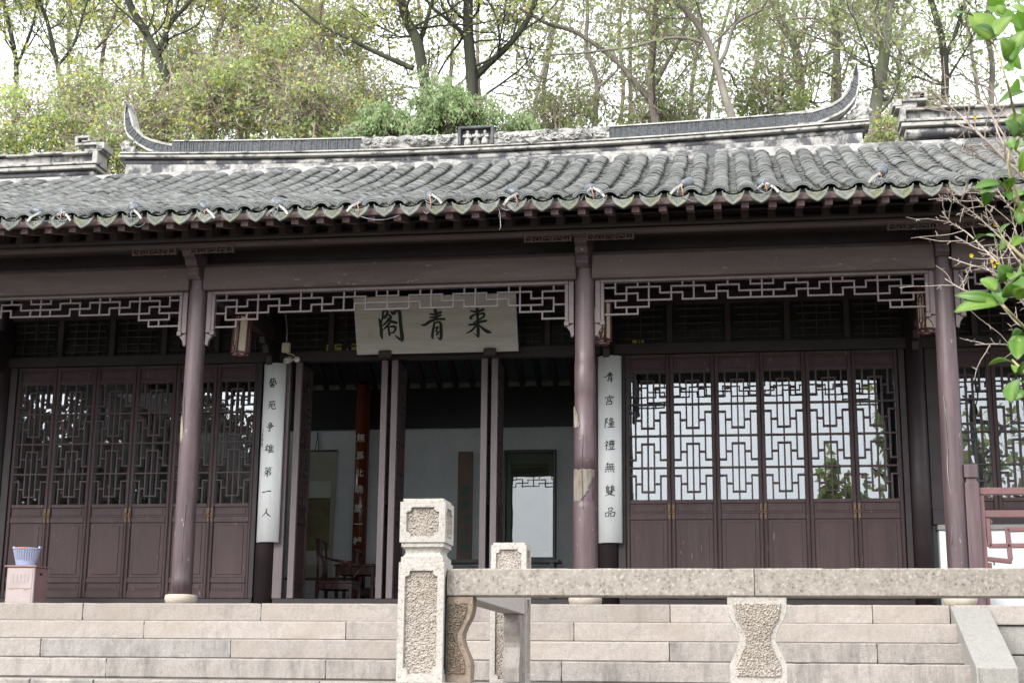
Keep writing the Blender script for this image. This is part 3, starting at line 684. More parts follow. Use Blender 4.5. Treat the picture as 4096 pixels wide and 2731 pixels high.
m = MB(); m.box(XL, XR, -1.135, -1.105, 3.4845, 3.545); m.build('eave_board', M['rafter_red'], roof, bevel=.004)


# --- tiles
def arc_tile(r_, half, L, t, n_=7, concave=False):
    """a curved tile of length L along +y, drawn at the origin, z up"""
    vs = []; fs = []
    for y in (0, L):
        for rad in (r_, r_-t):
            for i in range(n_+1):
                a = -half+2*half*i/n_
                z = rad*math.cos(a)-r_*math.cos(half)
                if concave: z = -rad*math.cos(a)+r_
                vs.append((rad*math.sin(a), y, z))
    k = n_+1
    for i in range(n_):
        fs += [(i, i+1, 2*k+i+1, 2*k+i), (k+i, 3*k+i, 3*k+i+1, k+i+1), (i, k+i, k+i+1, i+1)]
    fs += [(0, 2*k, 3*k, k), (n_, k+n_, 3*k+n_, 2*k+n_)]
    return np.array(vs), fs
cover_v, cover_f = arc_tile(.106, R(54), .135, .013)
chan_v, chan_f = arc_tile(.1, R(52), .16, .012, 5, True)
EXP = .078; NT = int(5.0/EXP)
# arc-length table along the slope
yy = np.linspace(-1.17, 3.5, 400); zz = np.array([roofz(y) for y in yy]); ss = np.concatenate([[0], np.cumsum(np.hypot(np.diff(yy), np.diff(zz)))])
def slope_at(s): y = float(np.interp(s, ss, yy)); return y, roofz(y), *roofn(y)
me_tile = bpy.data.meshes.new('roof_tile'); me_tile.from_pydata([tuple(v) for v in cover_v], [], cover_f); me_tile.materials.append(M['tile'])
tile_variants = [me_tile]
for sd_ in range(3):
    r2 = np.random.default_rng(sd_); v2 = cover_v.copy(); v2[:, 2] *= 1+.12*r2.standard_normal(); v2 += r2.normal(0, .0022, v2.shape)
    me = bpy.data.meshes.new('roof_tile'); me.from_pydata([tuple(v) for v in v2], [], cover_f); me.materials.append(M['tile']); tile_variants.append(me)
big_v = []; big_f = []; off = 0; tint = []
smax = ss[-1]-.12
for k in kx:
    xr = X0+PITCH*(k+.5)
    wob = rng.uniform(0, 6)
    n_t = int(smax/EXP)
    lift = 0.0
    for j in range(n_t):
        s = .045+j*EXP
        y, z, nn_, tt = slope_at(s)
        jit = rng.normal(0, .0035, 3); tw = rng.normal(0, .025)
        if rng.random() < .09: lift = rng.uniform(.0, .016)
        lift *= .82
        tilt = .085+rng.normal(0, .02)
        ax = Vector((1, 0, 0)); ay = (tt+nn_*-tilt).normalized(); az = ax.cross(ay)
        ax2 = (ax+ay*tw).normalized()
        pos = Vector((xr+.006*math.sin(j*.35+wob)+jit[0], y, z))+nn_*(.03+lift+jit[2]*.8)
        mat3 = Matrix(((ax2.x, ay.x, az.x), (ax2.y, ay.y, az.y), (ax2.z, ay.z, az.z)))
        if j < 6 and -5.65 < xr < 4.75:
            o = link('roof_tile', tile_variants[int(rng.integers(0, 4))], roof)
            o.matrix_local = Matrix.Translation(pos) @ mat3.to_4x4()
        else:
            P_ = cover_v @ np.array(mat3).T + np.array(pos)
            big_v.append(P_); big_f.append(np.array([f for f in cover_f])+off); off += len(cover_v)
big_v = np.concatenate(big_v); big_f = np.concatenate(big_f)
def np_mesh(name, v, f, m_):
    me = bpy.data.meshes.new(name); nv, nf, k = len(v), len(f), f.shape[1]
    me.vertices.add(nv); me.vertices.foreach_set('co', np.ascontiguousarray(v, np.float32).ravel())
    me.loops.add(nf*k); me.loops.foreach_set('vertex_index', np.ascontiguousarray(f, np.int32).ravel())
    me.polygons.add(nf); me.polygons.foreach_set('loop_start', np.arange(0, nf*k, k, dtype=np.int32)); me.polygons.foreach_set('loop_total', np.full(nf, k, np.int32))
    me.update(calc_edges=True); me.materials.append(m_); return me
# tile by tile tint on the joined courses: a mesh attribute drives value
mt, nt_, pp = newmat('clay tile courses')
v_, oi_ = coords(nt_)
at_ = ND(nt_, 'ShaderNodeAttribute'); at_.attribute_name = 'tint'
cc_ = ramp(nt_, noise_n(nt_, v_, 7), [(.35, (.094, .097, .094)), (.65, (.172, .175, .169))])
cc_ = mixc(nt_, ramp(nt_, noise_n(nt_, v_, 16, 8, .7), [(.56, 0), (.78, 1)]), cc_, (.235, .235, .222))
cc_ = mixc(nt_, ramp(nt_, noise_n(nt_, v_, 2.2, 5, .7), [(.5, 0), (.8, .5)]), cc_, (.12, .1, .085))
cc_ = mixc(nt_, 1.0, cc_, ramp(nt_, at_.outputs['Fac'], [(0, .7), (1, 1.2)]), 'MULTIPLY')
nt_.links.new(cc_, pp.inputs['Base Color']); pp.inputs['Roughness'].default_value = .88; pp.inputs['Specular IOR Level'].default_value = .1
nt_.links.new(bump(nt_, noise_n(nt_, v_, 55, 4, .7), .5, .005), pp.inputs['Normal'])
def set_tint(me, per, nper):
    a = me.attributes.new('tint', 'FLOAT', 'POINT'); a.data.foreach_set('value', np.repeat(per, nper).astype(np.float32))
me = np_mesh('tile_courses', big_v, big_f, mt); set_tint(me, rng.random(len(big_v)//len(cover_v)), len(cover_v))
link('tile_courses', me, roof, kind='stuff')
big_v = []; big_f = []; off = 0
for k in kx:
    xr = X0+PITCH*k
    for j in range(int(smax/.1)):
        y, z, nn_, tt = slope_at(.02+j*.1)
        ax = Vector((1, 0, 0)); ay = (tt+nn_*-.09).normalized(); az = ax.cross(ay)
        mat3 = np.array(((ax.x, ay.x, az.x), (ax.y, ay.y, az.y), (ax.z, ay.z, az.z)))
        pos = np.array(Vector((xr+rng.normal(0, .003), y, z))+nn_*(-.012+rng.normal(0, .002)))
        big_v.append(chan_v @ mat3.T+pos); big_f.append(np.array(chan_f)+off); off += len(chan_v)
me = np_mesh('channel_tiles', np.concatenate(big_v), np.concatenate(big_f), mt); set_tint(me, rng.random(len(big_v))*.7, len(chan_v))
link('channel_tiles', me, roof, kind='stuff')
# moss and mortar tufts between the lowest tiles
tf = MB(); 
for k in kx:
    for q_ in range(26):
        x = X0+PITCH*k+rng.uniform(-.055, .055); y = -1.13+rng.uniform(0, .2); z = roofz(y)+.0
        a = rng.uniform(.002, .005); h = rng.uniform(.02, .05)
        tf.add([(x-a, y, z), (x+a, y, z), (x+rng.uniform(-.01, .01), y-.012, z+h)], [(0, 1, 2)])
tf.build('moss_tufts', mat('moss', (.05, .055, .03), (.1, .1, .05), 20, .9, 60, .2), roof, kind='stuff')
# eave tiles (scalloped arch) and drip tiles (pointed crescent)
et = MB(); n_ = 18; half = R(60); vs = []
for y in (0, .05):
    for i in range(n_+1):
        a = -half+2*half*i/n_
        ro = .108+.004*math.cos(i*math.pi); vs.append((ro*math.sin(a), y, ro*math.cos(a)-.098*math.cos(half)))
    for i in range(n_+1):
        a = -half+2*half*i/n_; vs.append((.078*math.sin(a), y, .078*math.cos(a)-.098*math.cos(half)))
k = n_+1; fs = []
for i in range(n_): fs += [(i, i+1, k+i+1, k+i), (i, 2*k+i, 2*k+i+1, i+1), (2*k+i, 3*k+i, 3*k+i+1, 2*k+i+1), (k+i, k+i+1, 3*k+i+1, 3*k+i)]
fs += [(0, k, 3*k, 2*k), (n_, 2*k+n_, 3*k+n_, k+n_)]
et.add(vs, fs)
for i in range(n_):     # a raised inner moulding
    a = -half+2*half*i/n_; b = -half+2*half*(i+1)/n_
    et.tube([(.093*math.sin(a), -.002, .093*math.cos(a)-.098*math.cos(half)), (.093*math.sin(b), -.002, .093*math.cos(b)-.098*math.cos(half))], .003, 4, caps=False)
et_me = et.mesh('eave_tile', M['eave_tile'])
dt = MB(); top = [(-.098+.196*i/12, .052-.036*math.sin(math.pi*i/12)) for i in range(13)]
low = [(.098-.196*i/16, 0) for i in range(1, 16)]
low = [(x, .052-.125*(1-abs(x)/.098)**.42) for x, _ in low]
dt.prism(top+low, 0, .014)
rim = [(x*.94, z) for x, z in ([top[0]]+low[::-1]+[top[-1]])]
dt.tube([(x, -.002, z+.003) for x, z in rim], .0045, 5, caps=False)
for (cx_, cz) in ((-.045, .012), (.045, .012), (0, -.03), (-.02, -.008), (.022, -.006)):
    dt.tube([(cx_+.014*math.cos(t), -.001, cz+.009*math.sin(t)) for t in np.linspace(0, 5.2, 8)], .003, 4)
dt_me = dt.mesh('drip_tile', M['drip'])
pm = MB(); pm.prism([(-.08, -.03), (.08, -.03), (.078, .0), (.05, .03), (0, .042), (-.05, .03), (-.078, .0)], 0, .06)
pm.v = [tuple(roughen(v, .006, 30)) for v in pm.v]; plug_me = pm.mesh('mortar_plug', M['eave_tile'])
DS = 1.03
for k in kx:
    z = roofz(-1.17)
    o = link('drip_tile', dt_me, roof, (X0+PITCH*k, -1.195+random.uniform(-.006, .006), z-.044+random.uniform(-.004, .004))); o.scale = (DS, 1, 1.06)
    o.rotation_euler = (R(-14+random.uniform(-4, 4)), R(random.uniform(-4, 4)), R(random.uniform(-3, 3)))
    o = link('eave_tile', et_me, roof, (X0+PITCH*(k+.5)+random.uniform(-.004, .004), -1.18, z+.016))
    o.rotation_euler = (R(12), R(random.uniform(-3, 3)), 0)
    link('mortar_plug', plug_me, roof, (X0+PITCH*(k+.5), -1.09+random.uniform(-.004, .004), z-.004)).rotation_euler.y = R(random.uniform(-4, 4))

# ---- ridge
RY = 3.5; RXC = -1.66
def rz_(x): return .0052*(x-RXC)**2
RZ = 5.995
def rprof(name, prof, x0, x1, mat_, n_=24, smooth=False, curve=True, bevel=0, par=None):
    m = MB(); m.profx(prof, x0, x1, smooth, rz_ if curve else None, n_); return m.build(name, mat_, par, bevel=bevel)
ridge = rprof('main_ridge', [(RY-.14, 5.36), (RY+.3, 5.36), (RY+.2, RZ-.335), (RY-.02, RZ-.335), (RY-.06, 5.62), (RY-.1, 5.52)], XL, XR, M['plaster'], 30, curve=False, par=hall)
a, b = -6.36, 3.03
roll = [(RY+.1+.1*math.cos(t)*1.15, RZ-.285+.058*math.sin(t)) for t in np.linspace(0, 2*math.pi, 15)[:-1]]
rprof('ridge_roll', roll, a, b, M['ridge_dark'], 24, True, par=ridge)
rprof('plaster_course', [(RY-.03, RZ-.5), (RY+.23, RZ-.5), (RY+.2, RZ-.3), (RY-.0, RZ-.3)], a+.03, b-.03, M['plaster'], 24, par=ridge)
rprof('ridge_ledge', [(RY-.07, RZ-.236), (RY+.27, RZ-.236), (RY+.27, RZ-.204), (RY-.07, RZ-.204)], a-.06, b+.06, M['ridge_grey'], bevel=.006, par=ridge)
rprof('ridge_groove', [(RY-.0, RZ-.2035), (RY+.2, RZ-.2035), (RY+.2, RZ-.176), (RY-.0, RZ-.176)], a-.02, b+.02, M['black'], par=ridge)
rprof('ridge_ledge', [(RY-.05, RZ-.1755), (RY+.25, RZ-.1755), (RY+.25, RZ-.15), (RY-.025, RZ-.148)], a-.06, b+.06, M['ridge_grey'], bevel=.006, par=ridge)
rprof('ridge_core', [(RY+.03, RZ-.1415), (RY+.17, RZ-.1415), (RY+.17, RZ-.008), (RY+.03, RZ-.008)], -5.75, 2.3, M['ridge_dark'], par=ridge)
m = MB(); x = -5.72
while x < 2.27:
    w = random.uniform(.009, .016)
    if not (-3.2 < x < -.05):
        z = rz_(x)
        m.box(x, x+w*.8, RY-.012+random.uniform(-.008, .006), RY+.185, RZ-.146+z, RZ-.006+z+random.uniform(-.002, .002))
    x += w
m.build('standing_tiles', M['ridge_tile'], ridge, kind='stuff')
for x0, x1 in ((-5.72, -3.2), (-.05, 2.27)):
    rprof('ridge_cap', [(RY-.03, RZ-.003), (RY+.22, RZ-.003), (RY+.21, RZ+.016), (RY-.02, RZ+.016)], x0, x1, M['ridge_grey'], 10, par=ridge)
# upturned horns
def horn(inner, outer, back):
    I_ = [at(x, y, RY) for x, y in inner]; O_ = [at(x, y, RY) for x, y in outer]
    def res(P_, n_):
        P_ = [Vector((p.x, 0, p.z)) for p in P_]; d = [0]
        for p, q in zip(P_, P_[1:]): d.append(d[-1]+(q-p).length)
        return [(float(np.interp(t*d[-1], d, [p.x for p in P_])), float(np.interp(t*d[-1], d, [p.z for p in P_]))) for t in np.linspace(0, 1, n_)]
    n_ = 64; I_, O_ = res(I_, n_), res(O_, n_)
    def lerp(a, b, t): return (a[0]+(b[0]-a[0])*t, a[1]+(b[1]-a[1])*t)
    def wall(name, f0, f1, y0, y1, m_, par, s0=0, s1=n_):
        m = MB(); A = [lerp(o, i, f0) for o, i in zip(O_, I_)][s0:s1]; B = [lerp(o, i, f1) for o, i in zip(O_, I_)][s0:s1]
        m.prism(A+B[::-1], y0, y1); return m.build(name, m_, par)
    # quads instead of one big concave face
    def strip(name, f0, f1, y0, y1, m_, par, s1=n_, gap=0):
        m = MB()
        A = [lerp(o, i, f0) for o, i in zip(O_, I_)]; B = [lerp(o, i, f1) for o, i in zip(O_, I_)]
        for k in range(s1-1):
            a0, a1, b0, b1 = A[k], A[k+1], B[k], B[k+1]
            if gap: a1 = lerp(a0, a1, .82); b1 = lerp(b0, b1, .82)
            jj = random.uniform(-.006, .006) if gap else 0
            m.add([(a0[0], y0+jj, a0[1]), (a1[0], y0+jj, a1[1]), (b1[0], y0+jj, b1[1]), (b0[0], y0+jj, b0[1]), (a0[0], y1, a0[1]), (a1[0], y1, a1[1]), (b1[0], y1, b1[1]), (b0[0], y1, b0[1])],
                  [(0, 1, 2, 3), (4, 7, 6, 5), (0, 4, 5, 1), (3, 2, 6, 7), (0, 3, 7, 4), (1, 5, 6, 2)])
        return m.build(name, m_, par)
    c = strip('ridge_horn', .05, .95, RY+.04, RY+.15, M['ridge_dark'], ridge)
    strip('horn_tiles', .2, .8, RY+.012, RY+.17, M['ridge_tile'], c, n_-8, 1) if False else None
    t = strip('horn_tiles', .17, .80, RY-.01, RY+.172, M['ridge_tile'], ridge, n_-9, 1); t['kind'] = 'stuff'
    strip('horn_rim', .8, 1.0, RY-.02, RY+.21, M['ridge_grey'], ridge)
    strip('horn_rim', .0, .17, RY-.01, RY+.20, M['carving'], ridge)
    strip('horn_tip', .17, .8, RY+.0, RY+.19, M['ridge_grey'], ridge) if False else None
horn([(690, 577), (653, 570), (608, 558), (578, 545), (555, 523), (537, 499), (528, 469), (519, 440), (510, 409)],
     [(690, 623), (640, 617), (590, 603), (549, 579), (525, 558), (510, 546), (500, 523), (496, 499), (497, 454), (503, 425), (509, 409)], 1)
horn([(3140, 455), (3246, 441), (3319, 421), (3359, 397), (3391, 361), (3403, 329), (3409, 300), (3425, 248)],
     [(3140, 506), (3271, 498), (3319, 477), (3375, 449), (3407, 417), (3427, 389), (3438, 341), (3437, 300), (3426, 248)], 1)
# lion-like corner carvings under the horns
def lump(pts, y0, rad, name, par, seed):
    import bmesh
    bm = bmesh.new(); bmesh.ops.create_icosphere(bm, subdivisions=4, radius=1)
    rr = random.Random(seed); c = Vector((sum(p[0] for p in pts)/len(pts), 0, sum(p[1] for p in pts)/len(pts)))
    m = MB()
    for (x, z, r_, sy) in pts:
        b2 = bm.copy(); vs = []
        for v in b2.verts:
            p = Vector((v.co.x*r_, v.co.y*r_*sy, v.co.z*r_))+Vector((x, y0, z))
            p += v.co*(.28*r_*mnoise.noise(p*22)+.16*r_*mnoise.noise(p*50)); vs.append(tuple(p))
        m.add(vs, [tuple(l.index for l in f.verts) for f in b2.faces], True); b2.free()
    bm.free(); return m.build(name, M['carving'], par)
def wp(x, y): p = at(x, y, RY); return p.x, p.z
L_ = []
for px, py, r_ in ((497, 577, .075), (515, 600, .09), (500, 612, .07), (545, 612, .06), (530, 622, .07), (575, 622, .05), (488, 590, .04)): x, z = wp(px, py); L_.append((x, z, r_, .8))
lump(L_, RY+.1, 0, 'corner_carving', ridge, 1)
L_ = []
for px, py, r_ in ((3452, 415, .075), (3462, 435, .08), (3430, 445, .08), (3405, 462, .06), (3440, 462, .07), (3465, 460, .05), (3380, 472, .045), (3482, 441, .035)): x, z = wp(px, py); L_.append((x, z, r_, .8))
lump(L_, RY+.1, 0, 'corner_carving', ridge, 2)
# carved relief band in the middle and its niche with three figures
def relief(x0, x1, seed):
    rr = random.Random(seed); nx, nz = 150, 16; vs = []; fs = []
    flowers = [(x0+(x1-x0)*t, .065, r_) for t, r_ in ((.3, .075), (.72, .05), (.12, .045), (.9, .05))]
    for j in range(nz+1):
        for i in range(nx+1):
            x = x0+(x1-x0)*i/nx; t = j/nz; z = RZ-.142+rz_(x)+(.157 if i not in (0, nx) else .15)*t
            p = Vector((x*11+seed, t*2.2, 0)); h = .5*mnoise.noise(p)+.35*mnoise.noise(p*2.3+Vector((0, 0, 5)))
            w = math.sin(x*16+math.sin(t*5+x*7)*1.6+seed)*.5; h = max(h, .35*w)+.1
            for fx, fz, fr in flowers:
                dx, dz = x-fx, .145*t-fz; d = math.hypot(dx, dz)
                if d < fr:
                    a = math.atan2(dz, dx); h = max(h, .55*abs(math.cos(3.5*a))*(1-(d/fr)**2)+.35*(1-d/fr))
            edge = min(1, 8*t)
            top = .02*mnoise.noise(Vector((x*9, 3, seed))) if t == 1 else 0
            vs.append((x, RY+.0-.06*max(-.1, h)*edge, z+max(-.004, top)))
    fs = [(j*(nx+1)+i, j*(nx+1)+i+1, (j+1)*(nx+1)+i+1, (j+1)*(nx+1)+i) for j in range(nz) for i in range(nx)]
    o = len(vs); k = nx+1
    vs += [(x, RY+.19, z) for (x, y, z) in vs[:k]]+[(x, RY+.19, z) for (x, y, z) in vs[nz*k:nz*k+k]]
    for i in range(nx):
        fs += [(i, o+i, o+i+1, i+1), (nz*k+i, nz*k+i+1, o+k+i+1, o+k+i), (o+i, o+k+i, o+k+i+1, o+i+1)]
    m = MB(); m.add(vs, fs, False); m.build('relief_band', M['carving'], ridge)
def curls(x0, x1, seed):
    rr = random.Random(seed); m = MB()
    for i in range(46):
        cx_ = rr.uniform(x0+.05, x1-.05); cz = RZ-.142+rz_(cx_)+rr.uniform(.03, .125); s = rr.choice([-1, 1]); a0 = rr.uniform(0, 6.28); r_ = rr.uniform(.022, .05)
        m.tube([(cx_+r_*(1-.8*t)*math.cos(a0+s*5*t)*1.3, RY-.035-.02*t, cz+r_*(1-.8*t)*math.sin(a0+s*5*t)*.8) for t in np.linspace(0, 1, 12)], [.011*(1-.5*t) for t in np.linspace(0, 1, 12)], 6)
    for fx in (x0+(x1-x0)*.3, x0+(x1-x0)*.7):
        cz = RZ-.142+rz_(fx)+.07
        for k in range(7):
            a = math.pi*(k/6); d = Vector((math.cos(a), -.25, math.sin(a)*.8-.1)); m.tube([Vector((fx, RY-.05, cz)), Vector((fx, RY-.05, cz))+d*.045, Vector((fx, RY-.05, cz))+d*.085], [.012, .02, .004], 6)
    m.build('relief_scrolls', M['carving'], ridge, kind='stuff')
relief(-3.2, -1.955, 1); relief(-1.495, -.05, 4); curls(-3.2, -1.96, 2); curls(-1.49, -.05, 6)
m = MB(); x0, x1, z0, z1 = -1.95, -1.5, RZ-.142+.002, RZ+.105
m.box(x0, x1, RY+.06, RY+.2, z0, z1); m.box(x0, x0+.035, RY-.03, RY+.06, z0, z1); m.box(x1-.035, x1, RY-.03, RY+.06, z0, z1); m.box(x0+.036, x1-.036, RY-.03, RY+.06, z1-.03, z1)
niche = m.build('figure_niche', M['niche'], ridge, bevel=.006)
for i, c in enumerate((x0+.115, x0+.23, x0+.335)):
    g = MB(); g.lathe([(.046, 0), (.043, .05), (.032, .1), (.036, .135), (.026, .155), (.013, .16)], 14); g.lathe([(.005, .152), (.02, .168), (.022, .182), (.014, .2), (.003, .206)], 12)
    g.tube([(-.034, -.008, .14), (-.048, -.03, .11), (-.01, -.045, .1+.01*i)], [.016, .015, .01], 8); g.tube([(.034, -.008, .14), (.046, -.03, .1), (.008, -.045, .105)], [.016, .016, .01], 8)
    g.v = [tuple(roughen(Vector((v[0], v[1]*.8, v[2])), .005, 45)) for v in g.v]
    g.build('figure', M['carving'], niche, (c, RY+.02, z0))
for px, py, r_ in ((1686, 578, .045), (2131, 573, .04)):
    x, z = wp(px, py); m = MB(); m.prism([(-.1, .03), (.1, .035), (.06, .0), (.02, -.02), (0, -.06), (-.03, -.025), (-.07, -.005)], -.02, .0); m.build('relief_tip', M['carving'], ridge, (x, RY-.07, z+.01), bevel=.006)
# stepped side ridges with key-pattern ends
def side_ridge(x0, x1, zt, s):
    """x0 = end nearest the main ridge, s = direction away from it"""
    X = lambda t: x0+s*t
    def bx(name, m_, t0, t1, y0, y1, z0, z1, par=None, bevel=.005):
        a, b = sorted((X(t0), X(t1))); return wbox(name, m_, a, b, y0, y1, z0, z1, bevel, par)
    L = abs(x1-x0)
    body = bx('side_ridge', M['plaster'], .04, L, RY+.02, RY+.2, zt-.155, zt-.03, ridge)
    a, b = sorted((X(.05), X(L)))
    rl = [(RY+.1+.1*math.cos(t)*1.2, zt-.29+.062*math.sin(t)) for t in np.linspace(0, 2*math.pi, 15)[:-1]]
    rprof('ridge_roll', rl, a, b, M['ridge_dark'], 2, True, False, par=ridge)
    bx('ridge_ledge', M['ridge_grey'], .0, L, RY-.06, RY+.28, zt-.235, zt-.19, ridge); bx('ridge_groove', M['black'], .03, L, RY+.0, RY+.2, zt-.1895, zt-.1765, ridge)
    bx('ridge_ledge', M['ridge_grey'], -.02, L, RY-.07, RY+.29, zt-.176, zt-.145, ridge)
    bx('ridge_block', M['ridge_grey'], -.01, .06, RY-.05, RY+.26, zt-.1445, zt+.0, ridge)
    t = .062; up = 0
    for ln in (.42, .38, .4, .42, .36, .5, .5):
        if t >= L: break
        bx('ridge_cap', M['ridge_grey'], t, min(L, t+ln-.002), RY-.05, RY+.26, zt-.03+.014*(up % 2), zt-.001+.014*(up % 2), ridge); t += ln; up += 1
    bx('ridge_block', M['ridge_grey'], -.06, .18, RY-.04, RY+.25, zt+.002, zt+.03, ridge); bx('ridge_block', M['plaster'], .02, .2, RY-.0, RY+.21, zt+.031, zt+.09, ridge)
    bx('ridge_block', M['ridge_grey'], -.09, .018, RY-.045, RY+.255, zt+.031, zt+.12, ridge)
    # square scroll
    bx('scroll_block', M['ridge_grey'], .02, .32, RY-.04, RY+.25, zt+.091, zt+.122, ridge); bx('scroll_block', M['ridge_grey'], .285, .32, RY-.04, RY+.25, zt+.123, zt+.22, ridge)
    bx('scroll_block', M['ridge_grey'], .12, .284, RY-.04, RY+.25, zt+.19, zt+.22, ridge); bx('scroll_block', M['ridge_grey'], .12, .15, RY-.035, RY+.24, zt+.14, zt+.189, ridge)
    bx('scroll_block', M['ridge_grey'], .151, .235, RY-.03, RY+.24, zt+.14, zt+.16, ridge); bx('scroll_block', M['ridge_dark'], .13, .284, RY+.06, RY+.2, zt+.123, zt+.189, ridge)
side_ridge(-6.72, XL, 5.985, -1); side_ridge(3.46, XR, 6.07, 1)
# ================================================================== stone balustrade
bal = empty('stone_balustrade', (-.37, -5.37, PZ), 'pale granite balustrade with square newel posts standing in front of the steps', 'balustrade')
BO = Vector((-.37, -5.37, PZ))
def panel_outline(w, h, r_):
    """rectangle with scooped corners, in (x, z) about its centre"""
    P_ = []
    for sx, sz, a0 in ((1, -1, 0), (1, 1, 0), (-1, 1, 0), (-1, -1, 0)):
        cx_, cz = sx*(w-r_*.55), sz*(h-r_*.55)
        P_ += {(1, -1): [(w-r_, -h), (w-r_, -h+r_*.45), (w-r_*.45, -h+r_), (w, -h+r_)], (1, 1): [(w, h-r_), (w-r_*.45, h-r_), (w-r_, h-r_*.45), (w-r_, h)],
               (-1, 1): [(-w+r_, h), (-w+r_, h-r_*.45), (-w+r_*.45, h-r_), (-w, h-r_)], (-1, -1): [(-w, -h+r_), (-w+r_*.45, -h+r_), (-w+r_, -h+r_*.45), (-w+r_, -h)]}[(sx, sz)]
    return P_
def inside(poly, x, z):
    c = False; j = len(poly)-1
    for i in range(len(poly)):
        if (poly[i][1] > z) != (poly[j][1] > z) and x < (poly[j][0]-poly[i][0])*(z-poly[i][1])/(poly[j][1]-poly[i][1])+poly[i][0]: c = not c
        j = i
    return c
def picked_face(w, h, poly, depth, seed, res=.0052, amp=.0105):
    """a face of half size w, h in the (x, z) plane at y = 0 (facing -y) with a recessed, rough picked panel"""
    nx, nz = int(2*w/res), int(2*h/res); vs = []; ins = []
    for j in range(nz+1):
        for i in range(nx+1):
            x, z = -w+2*w*i/nx, -h+2*h*j/nz; q = inside(poly, x, z); y = 0
            if q:
                p = Vector((x*115+seed, z*115, seed)); y = depth-amp*(.9*mnoise.noise(p)+.7*mnoise.noise(p*2.1)+.2)
            vs.append((x, y, z)); ins.append(q)
    k = nx+1; fa = []; fb = []
    for j in range(nz):
        for i in range(nx):
            f = (j*k+i, j*k+i+1, (j+1)*k+i+1, (j+1)*k+i); (fa if sum(ins[t] for t in f) < 2 else fb).append(f)
    m = MB(); m.m = 0; m.add(vs, fa); m.m = 1; m.add(vs, fb); return m
def newel(x, y, full=True, name='newel_post', zb=0):
    """shaft, moulded neck and square head; parts carry picked panels on front and right"""
    m = MB(); W_ = .1315; hz = .668
    m.box(-.1, .1, -.1, .1, .002, hz-.002); m.box(-W_+.0005, W_-.0005, -W_+.0005, W_-.0005, 0, .0015); m.box(-W_+.001, W_-.001, -W_+.001, W_-.001, hz-.003, hz-.0003)
    def frust(z0, w0, z1, w1): m.add([(s*w0, t*w0, z0) for s, t in ((-1, -1), (1, -1), (1, 1), (-1, 1))]+[(s*w1, t*w1, z1) for s, t in ((-1, -1), (1, -1), (1, 1), (-1, 1))], [(0, 1, 5, 4), (1, 2, 6, 5), (2, 3, 7, 6), (3, 0, 4, 7), (0, 3, 2, 1), (4, 5, 6, 7)])
    m.box(-.122, .122, -.122, .122, hz, hz+.03)
    w0 = .118
    for i in range(6):
        t0, t1 = i/6, (i+1)/6; f = lambda t: .117-.017*math.sin(math.pi*t)
        frust(hz+.031+.055*t0, f(t0), hz+.031+.055*t1, f(t1))
    m.box(-.122, .122, -.122, .122, hz+.0865, hz+.112)
    H0, H1 = hz+.1125, hz+.362
    m.box(-.1, .1, -.1, .1, H0, H1-.02); m.box(-W_+.001, W_-.001, -W_+.001, W_-.001, H0+.0003, H0+.003); m.box(-W_+.001, W_-.001, -W_+.001, W_-.001, H1-.021, H1-.0183); m.box(-.118, .118, -.118, .118, H1-.0178, H1)
    o = m.build('newel_post', M['newel'], bal, Vector((x, y, PZ+zb))-BO, bevel=.004, seg=2)
    hh = (H1-.018-H0)/2; po = panel_outline(.094, .083, .028); ps = panel_outline(.094, hz/2-.052, .03)
    for rz in (0, 90, 180, 270):
        a = picked_face(W_, hh, po, .021, 3+rz); b = picked_face(W_, hz/2, ps, .021, 9+rz)
        for q, zc in ((a, H0+hh), (b, hz/2)):
            p = q.build('picked_panel', [M['newel'], M['pick']], o, (W_*math.sin(R(rz)), -W_*math.cos(R(rz)), zc)); p.rotation_euler.z = R(rz)
    return o
n1 = newel(-.3735, -5.368); n2 = newel(-.2655, -2.82, zb=-.025)
def rail(x0, x1, y0, y1, name='hand_rail', m_=None):
    m = MB(); 
    if x1-x0 > 1: worn_block(m, x0, x1, y0, y1, -.192, -.038, .0025, .007, .06, 3, x0)
    else: m.box(x0, x1, y0, y1, -.192, -.038)
    m.v = [tuple(Vector(v)-BO) for v in m.v]; return m.build(name, m_ or M['rail_stone'], bal, bevel=0 if x1-x0 > 1 else .006, seg=2)
rail(-.2405, 1.489, -5.42, -5.27); rail(1.493, 5.6, -5.42, -5.27)
q = rail(-.29, -.142, -5.235, -2.953, m_=M['newel'])
def wave_profile(hw, half=0):
    """outline (x, z): wide head and foot, pinched waist with a cusp"""
    side = [(1.0, -.194), (1.0, -.255), (.97, -.285), (.9, -.315), (.74, -.355), (.63, -.395), (.6, -.43), (.68, -.47), (.82, -.515), (.93, -.55), (.97, -.575), (.95, -.61), (.95, PZ+.003)]
    r_ = [(hw*x, z) for x, z in side]
    l_ = [(-half if half else -hw*x, z) for x, z in side]
    return r_, l_
